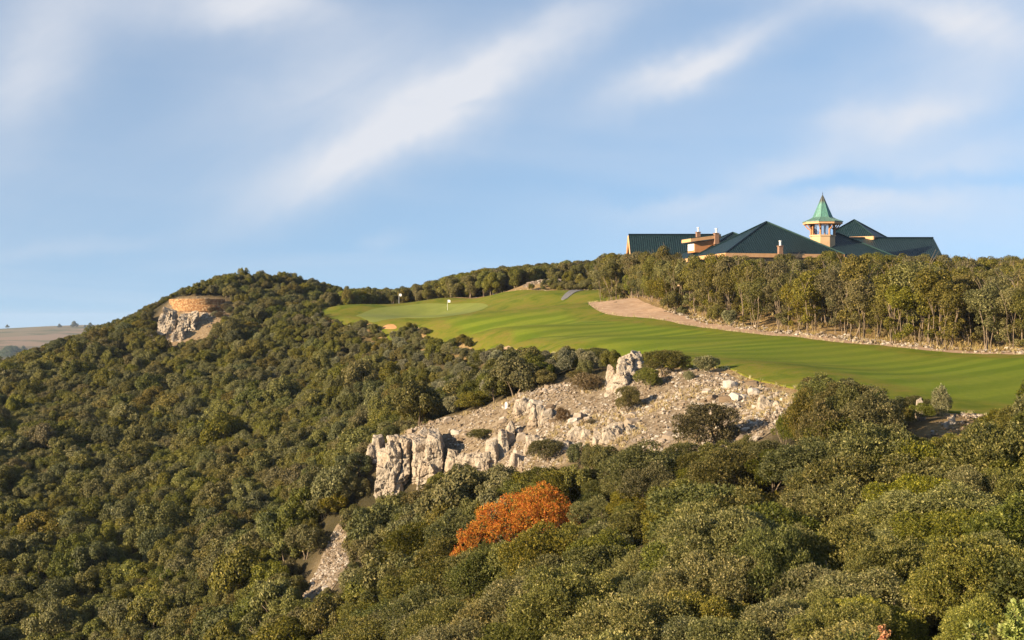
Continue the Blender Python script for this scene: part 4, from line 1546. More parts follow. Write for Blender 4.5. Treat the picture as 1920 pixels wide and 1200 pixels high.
def rock_verts(size, n, seed, p=3.5, amp=0.2, crack=0.14, shear=(0, 0), taper=0.0, freq=1.0):
    """an angular block: half-spaces cut from a ball, then broken up by noise and fissures"""
    V, Fq = cube_sphere(n)
    d = V / np.linalg.norm(V, axis=1, keepdims=True)
    rs = np.random.default_rng(seed)
    pl = np.concatenate([np.eye(3), -np.eye(3), rs.normal(size=(15, 3))])
    pl[:6] += rs.normal(size=(6, 3)) * 0.13
    pl /= np.linalg.norm(pl, axis=1, keepdims=True)
    hk = np.concatenate([rs.uniform(0.86, 1.0, 6), rs.uniform(0.98, 1.28, 15)])
    dt = d @ pl.T
    rad = np.min(np.where(dt > 0.05, hk[None] / np.maximum(dt, 0.05), 9.0), axis=1)
    V = d * np.minimum(rad, 1.55)[:, None]
    s = np.array(size) / 2
    m = s.min()
    Q = V * s
    tp = 1 - taper * (V[:, 2:3] + 1) / 2
    Q[:, :2] *= tp
    Q[:, 0] += shear[0] * (V[:, 2] + 1) / 2 * s[2] * 2
    Q[:, 1] += shear[1] * (V[:, 2] + 1) / 2 * s[2] * 2
    f = Q * freq
    disp = amp * m * (fbm(f * 0.9, seed, 5, 0.6) * 1.2)
    cell = np.abs(fbm(f * np.array([0.55, 0.55, 0.12]), seed + 50, 2))
    disp -= crack * m * np.clip(1 - cell / 0.05, 0, 1)
    cell2 = np.abs(fbm(f * np.array([0.5, 0.5, 1.7]), seed + 90, 2))
    disp -= 0.7 * crack * m * np.clip(1 - cell2 / 0.06, 0, 1)
    disp += 0.7 * amp * m * np.abs(fbm(f * 2.2, seed + 130, 4, 0.65)) - 0.5 * amp * m * np.clip(fbm(f * 1.5, seed + 160, 3) - 0.15, 0, 1)
    return Q + d * disp[:, None], Fq


def rock_obj(name, parts, label, cat, seed, n=34, group=None):
    """parts: (px, py_bottom, Y, w px, h px, depth m, shear, taper) joined into one weathered mass"""
    Vs, Fs, off = [], [], 0
    x0, y0, z0 = W(parts[0][0], parts[0][1], parts[0][2])
    for k, (px, py, Y, w, h, dp, sh, tp) in enumerate(parts):
        wx, wy, wz = W(px, py, Y)
        ww, hh = w / F * Y, h / F * Y
        V, Fq = rock_verts((ww, dp, hh + 1.2), n, seed + k * 7, shear=sh, taper=tp, amp=0.34, crack=0.30)
        V = V + np.array([wx - x0, wy - y0 + dp * 0.35, wz - z0 + (hh + 1.2) / 2 - 1.2])
        Vs.append(V)
        Fs.append(Fq + off)
        off += len(V)
    me = mesh_np(name, np.concatenate(Vs), np.concatenate(Fs), M['rock'], False)
    o = obj(name, me, None, (x0, y0, z0))
    tag(o, label, cat, group)
    return o


def build_rocks(ground):
    rock_obj('cliff_block', [(740, 912, 121, 66, 92, 6.0, (0.06, 0.08), 0.06), (722, 915, 120.5, 44, 66, 4.5, (0.06, 0.1), 0.15)], 'big pale limestone block at the free end of the rocky spur', 'rock', 11, 44)
    rock_obj('cliff_block', [(788, 902, 120.5, 32, 86, 5.5, (0.02, 0.06), 0.06), (811, 892, 119.5, 36, 80, 6.0, (0.0, 0.06), 0.06), (800, 900, 119, 44, 44, 4.0, (0, .1), 0.1)], 'pale limestone block beside the dark crack, next to the shaded hollow', 'rock', 23, 40)
    rock_obj('cliff_block', [(702, 858, 127, 26, 40, 2.5, (0.1, 0.05), 0.2), (694, 862, 126.5, 20, 30, 1.8, (0, .05), 0.3)], 'small pointed limestone block leaning at the spur tip', 'rock', 31, 24)
    rock_obj('cliff_block', [(922, 864, 113, 26, 38, 2.2, (0, .1), 0.15), (942, 850, 113.5, 24, 44, 2.2, (0, .1), 0.2), (957, 834, 114.5, 24, 36, 2.0, (0, .1), 0.3), (905, 876, 112.5, 30, 26, 2.0, (0, .1), .3)], 'knobbly limestone blocks standing in the middle of the scree', 'rock', 37, 26)
    rock_obj('cliff_block', [(885, 880, 116, 44, 28, 1.8, (0, .3), 0.3), (905, 874, 115, 34, 22, 1.6, (0, .2), 0.3)], 'low jagged limestone ledge at the foot of the scree', 'rock', 41, 24)
    rock_obj('rock_outcrop', [(1168, 790, 111, 78, 60, 3.5, (0.05, 0.3), 0.35), (1150, 765, 112, 50, 66, 3.0, (0.22, 0.3), 0.3), (1172, 722, 115, 44, 58, 2.8, (0.1, 0.25), 0.35), (1192, 700, 116, 46, 38, 2.6, (0.0, 0.2), 0.3), (1142, 712, 116, 20, 24, 1.5, (0.1, 0.1), 0.3)],
             'tall pale limestone outcrop rising above the scree to the fairway edge', 'rock', 53, 40)
    rock_obj('cliff_block', [(1150, 838, 99, 50, 40, 1.8, (0, .3), 0.35), (1185, 832, 98.5, 40, 34, 1.6, (0, .3), 0.35), (1125, 838, 99.5, 34, 24, 1.5, (0, .2), 0.4)], 'broken limestone ledge below the tall outcrop', 'rock', 67, 28)
    rock_obj('cliff_block', [(1225, 795, 103, 40, 26, 1.6, (0, .3), 0.4), (1250, 790, 103, 30, 20, 1.4, (0, .3), 0.4)], 'small limestone ledge between the outcrop and the large round bush', 'rock', 71, 22)
    rock_obj('knoll_crag', [(308, 622, 321, 34, 44, 4.5, (0.1, 0.2), 0.25), (345, 632, 320, 48, 44, 5.0, (0.05, 0.3), 0.3), (332, 643, 317, 28, 28, 3.0, (0, .2), 0.3), (388, 612, 324, 46, 24, 4.0, (0, .3), 0.35), (440, 612, 324, 60, 20, 4.0, (0, .3), 0.4)],
             'weathered limestone crag under the ochre terrace wall', 'crag', 83, 36)
    rock_obj('cliff_block', [(278, 640, 317, 26, 14, 2.0, (0, .2), 0.4), (290, 650, 315, 22, 12, 1.8, (0, .2), 0.4)], 'low pale rocks beside the knoll crag', 'rock', 97, 18)
    ledge_at = [(1010, 775, 114, 40, 12), (980, 760, 118, 34, 10), (1080, 815, 104, 44, 14), (1045, 835, 103, 36, 12), (1000, 830, 108, 40, 14), (880, 815, 123, 36, 12), (1290, 775, 101, 46, 12), (1330, 740, 103, 40, 10),
                (1400, 745, 99, 36, 10), (1440, 760, 93, 40, 12), (1230, 750, 107, 40, 12), (1265, 815, 96, 44, 14), (850, 860, 118, 34, 14), (970, 865, 107, 44, 14), (1100, 780, 110, 30, 10), (1370, 770, 96, 44, 12)]
    for k, (px, py, Y, w, h) in enumerate(ledge_at):
        rock_obj('rock_ledge', [(px, py, Y, w, h, 1.4, (0, .1), 0.35), (px + w * 0.45, py + 2, Y - 0.3, w * 0.6, h * 0.7, 1.1, (0, .1), 0.4)], 'low weathered ledge bedded in the scree %s' % ('below the tall outcrop' if 1080 <= px < 1270 else 'around the large round bush' if px >= 1270 else 'between the cliff blocks and the outcrop'), 'rock', 300 + k * 11, 14, 'ledges in the scree')
    # pale stones on the bank in the hedge gap
    rock_obj('bank_stone', [(1790, 797, 79.5, 22, 14, 0.7, (0, .2), 0.4), (1778, 801, 79, 14, 9, 0.5, (0, .2), 0.4)], 'pale stones bedded in the bare bank by the hedge gap', 'rock', 103, 16)
    rock_obj('bank_stone', [(1728, 762, 83, 18, 12, 0.6, (0, .1), 0.4)], 'pale stone showing over the low hedge bushes', 'rock', 107, 14)

    # scree sheets with their stones
    sc = sheet('scree_slope', smooth_loop(SCREE, 1.0), 0.05, M['scree'], 1.0)
    tag(sc, 'stony pale scree slope of the rocky spur', 'scree', kind='structure')
    pc = np.array(PATCH).mean(0)
    wide = [tuple(pc + (np.array(p) - pc) * 1.06) for p in PATCH]
    pt = sheet('scree_patch', smooth_loop(wide, 0.6), 0.05, M['scree'], 0.8)
    tag(pt, 'small bare stony patch among the hillside oaks', 'scree', kind='structure')
    rb = sheet('rubble_bank', smooth_loop(RUBBLE, 0.8), 0.05, M['scree'], 1.0)
    tag(rb, 'bank of white rubble behind the grass mound', 'rubble', kind='structure')
    ts = []
    for k in range(6):
        V, Fq = rock_verts((1, 0.8, 0.6), 3, 200 + k, p=2.6, amp=0.55, crack=0.25, freq=2.2)
        ts.append((V, Fq))
    stone_me = [mesh_np('stone', V, Fq, M['stone']) for V, Fq in ts]
    # small stones use a lighter shape
    V12, F12 = cube_sphere(2)
    tiny = []
    for k in range(6):
        Q = V12 / np.linalg.norm(V12, axis=1, keepdims=True) * np.array([.5, .42, .33])
        tiny.append(Q * (1 + 0.45 * rng.uniform(-1, 1, (len(Q), 1))))

    def heap(parent, poly, n_small, n_big, r_small, r_big, name, dens=None):
        P = np.array([p[:2] for p in poly])
        lo, hi = P.min(0), P.max(0)

        def pick(n):
            X = rng.uniform(lo[0], hi[0], n * 8)
            Y = rng.uniform(lo[1], hi[1], n * 8)
            k = in_poly(poly, X, Y)
            nz = fbm(np.stack([X / 3.5, Y / 3.5, 0 * X], 1), 77, 3)
            k &= nz > rng.uniform(-0.75, 0.35, len(X))
            return X[k][:n], Y[k][:n]
        X, Y = pick(n_small)
        n = len(X)
        s = r_small[0] + (r_small[1] - r_small[0]) * rng.random(n) ** 2.5
        a = rng.uniform(0, 6.28, n)
        Z0 = H(X, Y) + 0.05 + 0.10 * s
        base = np.stack([tiny[i] for i in rng.integers(0, 6, n)])
        base = base * s[:, None, None]
        ca, sa = np.cos(a)[:, None], np.sin(a)[:, None]
        bx = base[:, :, 0] * ca - base[:, :, 1] * sa
        by = base[:, :, 0] * sa + base[:, :, 1] * ca
        Vv = np.stack([bx + X[:, None], by + Y[:, None], base[:, :, 2] + Z0[:, None]], -1).reshape(-1, 3)
        nv = base.shape[1]
        Ff = (F12[None] + (np.arange(n) * nv)[:, None, None]).reshape(-1, 4)
        me = mesh_np(name, Vv, Ff, M['stone'], False, {'lv': ('FACE', np.repeat(rng.random(n), len(F12)))})
        o = obj('loose_stones', me, parent)
        o['kind'] = 'stuff'
        if n_big:
            X, Y = pick(n_big)
            for a_, b_ in zip(X, Y):
                q = obj('stone', stone_me[random.randrange(6)], parent)
                ss = r_big[0] + (r_big[1] - r_big[0]) * random.random() ** 4.0
                q.location = (a_, b_, float(H(a_, b_)) + 0.08 * ss)
                q.scale = (ss, ss, ss * random.uniform(.7, 1.2))
                q.rotation_euler = (random.uniform(-.3, .3), random.uniform(-.3, .3), random.uniform(0, 6.28))
    heap(sc, SCREE, 11000, 290, (0.07, 0.38), (0.36, 1.25), 'scree_stones')
    heap(pt, wide, 1300, 24, (0.10, 0.36), (0.36, 0.6), 'patch_stones')
    heap(rb, RUBBLE, 700, 0, (0.2, 0.7), None, 'rubble_stones')
    # stony verge of the grove, kept with the ground
    verge = [W(*p)[:2] for p in SAND_BACK]
    vp = [(p[0] - 0.4, p[1] - 1.3) for p in verge[2:]] + [(p[0] + 1.2, p[1] + 3.4) for p in reversed(verge[2:])]
    heap(ground, vp, 2100, 0, (0.12, 0.55), None, 'verge_stones')
    heap(ground, KNOLL_CLEAR, 350, 0, (0.2, 0.7), None, 'knoll_stones')
    heap(ground, GAP, 160, 0, (0.08, 0.3), None, 'bank_stones')


def build_tufts():
    def tufts(name, X, Y, h0, h1, label):
        n = len(X)
        nb = 9
        Z0 = H(X, Y)
        s = rng.uniform(h0, h1, n)
        P = np.repeat(np.column_stack([X, Y, Z0]), nb, 0)
        ss = np.repeat(s, nb)
        D = unit(n * nb, 1.6)
        D[:, 2] = np.abs(D[:, 2]) + 0.2
        D /= np.linalg.norm(D, axis=1, keepdims=True)
        S = perp(D)
        b0 = P + D * 0.0 + rng.normal(size=P.shape) * np.array([.1, .1, 0]) * ss[:, None]
        w = 0.05 * ss[:, None] + 0.012
        V = np.stack([b0 - S * w, b0 + S * w, b0 + D * ss[:, None]], 1).reshape(-1, 3)
        Ff = np.arange(len(V)).reshape(-1, 3)
        me = mesh_np(name, V, Ff, M['drygrass'], False, {'lv': ('FACE', np.repeat(rng.random(n), nb))})
        tag(obj(name, me), label, 'dry grass', kind='stuff')
    # scree and its upper rim
    P = np.array(SCREE)
    X = rng.uniform(P[:, 0].min(), P[:, 0].max(), 12000)
    Y = rng.uniform(P[:, 1].min(), P[:, 1].max(), 12000)
    k = in_poly(SCREE, X, Y) & (fbm(np.stack([X / 4, Y / 4, 0 * X], 1), 91, 3) > 0.12)
    tufts('dry_scree_grass', X[k][:2200], Y[k][:2200], 0.15, 0.42, 'thin dry straw coloured grass growing between the scree stones')
    # grove floor and verge
    X, Y = jitter_grid(10, 80, 118, 235, 0.75)
    k = in_poly(GROVE, X, Y) & (fbm(np.stack([X / 5, Y / 5, 0 * X], 1), 95, 3) > -0.05) & clear_of(X, Y, [SAND, FAIRWAY, HOUSE])
    tufts('dry_grove_grass', X[k], Y[k], 0.2, 0.6, 'dry yellow grass on the floor of the oak grove')
    # ragged outer edge of the turf
    fwd = np.array(FAIRWAY)
    i = rng.integers(0, len(fwd), 2600)
    X = fwd[i, 0] + rng.normal(size=2600) * 0.45
    Y = fwd[i, 1] + rng.normal(size=2600) * 0.45
    k = ~in_poly(FAIRWAY, X, Y) & (Y < 292)
    tufts('fairway_edge_grass', X[k], Y[k], 0.12, 0.38, 'ragged dry grass along the edge of the fairway turf')


# ------------------------------------------------------------------ clubhouse
def set_uv(me):
    uvl = me.uv_layers.new(name='UVMap')
    for p in me.polygons:
        n = p.normal
        u = Vector((0, 0, 1)).cross(n)
        u = u.normalized() if u.length > 1e-4 else Vector((1, 0, 0))
        v = n.cross(u)
        for li in p.loop_indices:
            co = me.vertices[me.loops[li].vertex_index].co
            uvl.data[li].uv = (co.dot(u), co.dot(v))


BROT = R(14)
BU = np.array([math.cos(BROT), math.sin(BROT)])
BV = np.array([-math.sin(BROT), math.cos(BROT)])
BO = np.array([33.8, 225.0])


def build_clubhouse():
    root = empty('clubhouse', (45, 240, float(H(45, 240))))
    tag(root, 'sprawling clubhouse with dark green tiled roofs and a copper spired cupola', 'clubhouse')
    ox, oy, oz = root.location

    def lw(u, v, z, o=BO):
        p = o + BU * u + BV * v
        return (p[0] - ox, p[1] - oy, z - oz)

    def put(name, mb, mat, parent=root, smooth=False, uv=False):
        me = mb.mesh(name, M[mat], smooth)
        if uv:
            set_uv(me)
        return obj(name, me, parent)

    def strip(a, b, hgt, th):
        """board along an eave"""
        a, b = np.array(a), np.array(b)
        d = (b - a) / np.linalg.norm(b - a)
        nrm = np.array([d[1], -d[0], 0])
        nrm /= np.linalg.norm(nrm)
        lo = np.array([0, 0, hgt])
        q = nrm * th
        return [a - lo - q, b - lo - q, b - lo + q, a - lo + q, a - q, b - q, b + q, a + q]

    def hip_roof(base, apex, name='roof', wall=True, zb=None, walls='plaster', inset=1.3):
        """base: 4 corners ccw seen from above at eave height; apex: one point or two (ridge from side 3-0 to side 1-2)"""
        base = [np.array(b) for b in base]
        ap = [np.array(a) for a in apex]
        mb = MB()
        if len(ap) == 1:
            for i in range(4):
                mb.slab([base[i], base[(i + 1) % 4], ap[0]], 0.12)
        else:
            mb.slab([base[0], base[1], ap[1], ap[0]], 0.12)
            mb.slab([base[1], base[2], ap[1]], 0.12)
            mb.slab([base[2], base[3], ap[0], ap[1]], 0.12)
            mb.slab([base[3], base[0], ap[0]], 0.12)
        rf = put(name, mb, 'tiles', uv=True)
        mb = MB()
        for i in range(4):
            mb.hexa(strip(base[i] - [0, 0, 0.02], base[(i + 1) % 4] - [0, 0, 0.02], 0.62, 0.07))
        put('fascia', mb, 'fascia', rf)
        mb = MB()
        up = np.array([0, 0, 0.05])
        for i in range(4):
            a = ap[0] if (len(ap) == 1 or i in (0, 3)) else ap[1]
            mb.tube([base[i] + up, a + up], 0.13, 6)
        if len(ap) == 2:
            mb.tube([ap[0] + up, ap[1] + up], 0.14, 6)
        put('ridge_cap', mb, 'ridge', rf, True)
        if wall:
            cen = sum(base) / 4
            inn = [cen + (b - cen) * (1 - inset / np.linalg.norm((b - cen)[:2])) for b in base]
            lo = [np.array([p[0], p[1], (zb if zb is not None else 3.5) - oz]) for p in inn]
            hi = [np.array([p[0], p[1], p[2] - 0.3]) for p in inn]
            put('wall', MB().hexa(lo + hi), walls)
            put('soffit', MB().hexa([b - np.array([0, 0, 0.50]) for b in base] + [b - np.array([0, 0, 0.42]) for b in base]), 'wood', rf)
        return rf

    EZ = 10.63
    # main pavilion roof
    main = hip_roof([lw(0, 0, EZ), lw(20.6, 0, EZ), lw(20.6, 14, EZ), lw(0, 14, EZ)], [lw(10.1, 7, 16.15)])
    # dark glazed band under its eave
    for k in range(6):
        u0 = 2.2 + k * 2.8
        w = put('window', MB().hexa([lw(u0, 0.75, EZ - 3.6), lw(u0 + 2.3, 0.75, EZ - 3.6), lw(u0 + 2.3, 0.9, EZ - 3.6), lw(u0, 0.9, EZ - 3.6), lw(u0, 0.75, EZ - 0.9), lw(u0 + 2.3, 0.75, EZ - 0.9), lw(u0 + 2.3, 0.9, EZ - 0.9), lw(u0, 0.9, EZ - 0.9)]), 'dark')
        fm = MB()
        for a in (u0 - 0.06, u0 + 1.12, u0 + 2.28):
            fm.hexa([lw(a, 0.66, EZ - 3.6), lw(a + 0.1, 0.66, EZ - 3.6), lw(a + 0.1, 0.76, EZ - 3.6), lw(a, 0.76, EZ - 3.6), lw(a, 0.66, EZ - 0.9), lw(a + 0.1, 0.66, EZ - 0.9), lw(a + 0.1, 0.76, EZ - 0.9), lw(a, 0.76, EZ - 0.9)])
        put('frame', fm, 'wood', w)
    # rear pavilion roof with the shed dormer
    o1 = np.array([31.1, 242.0])
    rear = hip_roof([lw(0, 0, EZ, o1), lw(20, 0, EZ, o1), lw(20, 15.2, EZ, o1), lw(0, 15.2, EZ, o1)], [lw(10, 7.3, 15.45, o1)])
    # roof beside the cupola
    o2 = np.array([54.6, 239.5])
    hip_roof([lw(-8.5, -8.5, 9.6, o2), lw(8.5, -8.5, 9.6, o2), lw(8.5, 8.5, 9.6, o2), lw(-8.5, 8.5, 9.6, o2)], [lw(0, 0, 14.7, o2)])
    # tall square roof behind
    cx, cyy, d = 61.9, 256.0, 6.5
    a0 = R(14)
    cs = []
    for k in range(4):
        an = a0 - math.pi / 2 + k * math.pi / 2
        cs.append((cx + d * math.cos(an) - ox, cyy + d * math.sin(an) - oy, 14.75 - oz))
    hip_roof(cs, [(cx - ox - 0.3, cyy - oy, 18.0 - oz)], inset=0.8)

    # two long gabled wings (ridge along X)
    def gable(x0, x1, yf, yr, yb, ez, rz, name='roof', slant=0.0):
        mb = MB()
        f0, f1 = (x0 - ox, yf - oy, ez - oz), (x1 - ox + slant, yf - oy, ez - oz)
        r0, r1 = (x0 - ox, yr - oy, rz - oz), (x1 - ox, yr - oy, rz - oz)
        b0, b1 = (x0 - ox, yb - oy, ez - oz), (x1 - ox + slant, yb - oy, ez - oz)
        mb.slab([f0, f1, r1, r0], 0.14)
        mb.slab([b1, b0, r0, r1], 0.14)
        rf = put(name, mb, 'tiles', uv=True)
        put('ridge_cap', MB().tube([np.array(r0) + [0, 0, .04], np.array(r1) + [0, 0, .04]], 0.14, 6), 'ridge', rf, True)
        # barge boards on both verges
        for e0, e1 in ((f0, r0), (b0, r0), (f1, r1), (b1, r1)):
            put('barge_board', MB().tube([np.array(e0) - [0, 0, 0.26], np.array(e1) - [0, 0, 0.26]], 0.17, 4), 'fascia', rf)
        g = np.array([0, 0, 0.3])
        for xx, th in ((x0 + 0.5, 0.2), (x1 - 0.7, 0.2)):
            A, B, Cc = np.array([xx - ox, yf + .6 - oy, ez - oz]), np.array([xx - ox, yb - .6 - oy, ez - oz]), np.array([xx - ox, yr - oy, rz - .4 - oz])
            V = [A, B, Cc, A + [th, 0, 0], B + [th, 0, 0], Cc + [th, 0, 0]]
            put('gable_panel', MB().add(V, [(0, 2, 1), (3, 4, 5), (0, 1, 4, 3), (1, 2, 5, 4), (2, 0, 3, 5)]), 'wood')
        mb = MB()
        mb.box(((x0 + x1) / 2 - ox, (yf + yb) / 2 - oy, (ez + 3.2) / 2 - oz), (x1 - x0 - 1.6, yb - yf - 1.6, ez - 3.2 - 0.05))
        put('wall', mb, 'plaster')
        return rf
    gable(21.9, 38.5, 262.0, 267.5, 273.0, 11.2, 16.05)
    gable(58.0, 74.2, 243.5, 250.5, 257.5, 10.6, 14.45, slant=-0.3)

    # shed dormer on the left slope of the rear pavilion
    def wpt(px, py, Y):
        x, y, z = W(px, py, Y)
        return np.array([x - ox, y - oy, z - oz])
    # footprint: window face looks out to the side, box runs back into the roof
    A = wpt(1303, 473, 245.5)       # near lower corner of the window face
    Bk = A + np.array([-0.242, 0.97, 0]) * 3.4          # far lower corner of the window face
    back = np.array([0.97, 0.242, 0]) * 4.6
    ht = np.array([0, 0, 1.75])
    dm = put('dormer', MB().hexa([A, A + back, Bk + back, Bk, A + ht, A + back + ht * 1.35, Bk + back + ht * 1.35, Bk + ht]), 'wood')
    ov = np.array([-0.97, -0.242, 0]) * 0.95
    fo = np.array([0.242, -0.97, 0]) * 0.55
    top = ht + np.array([0, 0, 0.02])
    tb = ht * 1.45
    q = [A + top + ov + fo, A + back + tb + fo, Bk + back + tb - fo, Bk + top + ov - fo]
    put('dormer_roof', MB().hexa(q + [p + np.array([0, 0, 0.55]) for p in q]), 'fascia', dm)
    q2 = [p + np.array([0, 0, 0.56]) for p in q]
    put('dormer_tiles', MB().hexa(q2 + [p + np.array([0, 0, 0.10]) for p in q2]), 'ridge', dm)
    wo = np.array([-0.97, -0.242, 0]) * 0.06
    al = np.array([-0.242, 0.97, 0])
    w0 = A + al * 0.35 + np.array([0, 0, 0.35]) + wo
    w1 = A + al * 3.0 + np.array([0, 0, 0.35]) + wo
    hh = np.array([0, 0, 1.15])
    fr = MB()
    for s_ in (0, 0.5, 1):
        p = w0 + (w1 - w0) * s_
        fr.hexa([p - al * .06 + wo, p + al * .06 + wo, p + al * .06 - wo, p - al * .06 - wo, p - al * .06 + wo + hh, p + al * .06 + wo + hh, p + al * .06 - wo + hh, p - al * .06 - wo + hh])
    fr.hexa([w0 + wo, w1 + wo, w1 - wo, w0 - wo] + [p + np.array([0, 0, 0.1]) for p in (w0 + wo, w1 + wo, w1 - wo, w0 - wo)])
    fr.hexa([p + hh for p in (w0 + wo, w1 + wo, w1 - wo, w0 - wo)] + [p + hh + np.array([0, 0, 0.1]) for p in (w0 + wo, w1 + wo, w1 - wo, w0 - wo)])
    wn = put('window', fr, 'white', dm)
    put('pane', MB().hexa([w0, w1, w1 - wo * .5, w0 - wo * .5, w0 + hh, w1 + hh, w1 - wo * .5 + hh, w0 - wo * .5 + hh]), 'steel', wn)

    # chimneys
    for px, pyb, pyt, Y, wpx in [(1309, 444, 436, 247, 7), (1343, 447, 438, 246, 8), (1463, 470, 462, 226.5, 8)]:
        b, t = wpt(px, pyb, Y), wpt(px, pyt, Y)
        wm = wpx / F * Y
        mb = MB().box(((b + t) / 2) - np.array([0, 0, 0.5]), (wm, wm, (t - b)[2] + 1.0), BROT)
        mb.box(t + np.array([0, 0, 0.05]), (wm * 1.25, wm * 1.25, 0.12), BROT)
        c = put('chimney', mb, 'brick')
        f = MB().tube([t, t + np.array([0, 0, 0.75])], wm * 0.26, 10)
        f.tube([t + np.array([0, 0, 0.78]), t + np.array([0, 0, 0.92])], wm * 0.36, 10)
        put('flue', f, 'steel', c, True)

    # cupola
    cpx, cY = 1542.5, 236.0
    ccx, _, _ = W(cpx, 0, cY)
    cz = lambda py: -(py - 600) / F * cY
    cc = np.array([ccx - ox, cY - oy, 0.0])

    def ring(rad, z, n=8, rot=math.pi / 8):
        return [cc + np.array([rad * math.cos(rot + 2 * math.pi * k / n), rad * math.sin(rot + 2 * math.pi * k / n), z - oz]) for k in range(n)]

    def loft(rings, cap=True):
        mb = MB()
        n = len(rings[0])
        Vv = [p for rg in rings for p in rg]
        Ff = []
        for i in range(len(rings) - 1):
            for k in range(n):
                k2 = (k + 1) % n
                Ff.append((i * n + k, i * n + k2, (i + 1) * n + k2, (i + 1) * n + k))
        if cap:
            for b in (0, (len(rings) - 1) * n):
                for k in range(1, n - 1):
                    Ff.append((b, b + k, b + k + 1))
        return mb.add(Vv, Ff)
    zs, ze, zsp, zt = cz(441), cz(419.5), cz(408.5), cz(366)
    cup = put('cupola', loft([ring(2.05, cz(470)), ring(2.05, zs - 0.25), ring(2.2, zs - 0.22), ring(2.2, zs)]), 'plaster')
    for p, q in zip(ring(1.93, zs), ring(1.93, ze)):
        put('post', MB().tube([p, q], 0.17, 6), 'wood', cup)
    ra, rb = ring(1.86, zs + 0.02), ring(1.86, ze - 0.1)
    for k in range(8):
        k2 = (k + 1) % 8
        nrm = (ra[k] + ra[k2]) / 2 - cc
        nrm[2] = 0
        nrm = nrm / np.linalg.norm(nrm) * 0.02
        put('pane', MB().hexa([ra[k] - nrm, ra[k2] - nrm, ra[k2] + nrm, ra[k] + nrm, rb[k] - nrm, rb[k2] - nrm, rb[k2] + nrm, rb[k] + nrm]), 'glass', cup)
    for p, q in zip(ring(1.98, ze - 1.05), ring(3.0, ze - 0.1)):
        put('bracket', MB().tube([p, (p + q) / 2 + np.array([0, 0, -0.15]), q], 0.10, 5), 'wood', cup)
    put('cornice', loft([ring(1.8, ze - 0.12), ring(3.28, ze - 0.12), ring(3.28, ze + 0.26), ring(1.8, ze + 0.26)]), 'fascia', cup)
    base = bpy.data.objects.new('spire', None)
    # copper mesh keeps its own origin at the eave for its streaks
    off = cc + np.array([0, 0, ze + 0.2 - oz])
    rings = [ring(3.36, ze + 0.2), ring(3.33, ze + 0.34), ring(2.5, ze + 0.62), ring(1.75, zsp), ring(1.62, zsp + 0.15), ring(1.05, zsp + (zt - zsp) * 0.38), ring(0.5, zsp + (zt - zsp) * 0.72), ring(0.04, zt)]
    rings = [[p - off for p in rg] for rg in rings]
    me = loft(rings).mesh('spire', M['copper'])
    sp = obj('spire', me, cup)
    sp.location = off
    mb = MB()
    for k in range(8):
        mb.tube([rg[k] for rg in rings], 0.045, 5)
        for t in (0.33, 0.66):
            mb.tube([rg[k] * (1 - t) + rg[(k + 1) % 8] * t for rg in rings[:5]], 0.03, 4)
    sm = obj('seam', mb.mesh('seam', M['copper']), cup)
    sm.location = off
    tip = rings[-1][0] * 0 + np.array([0, 0, zt - oz]) + cc
    f = MB().tube([tip - [0, 0, .2], tip + [0, 0, 0.55]], [0.05, 0.02], 6)
    f.tube([tip + [0, 0, 0.18], tip + [0, 0, 0.24], tip + [0, 0, 0.30]], [0.03, 0.10, 0.03], 8)
    put('finial', f, 'dark', cup)
    bpy.data.objects.remove(base)


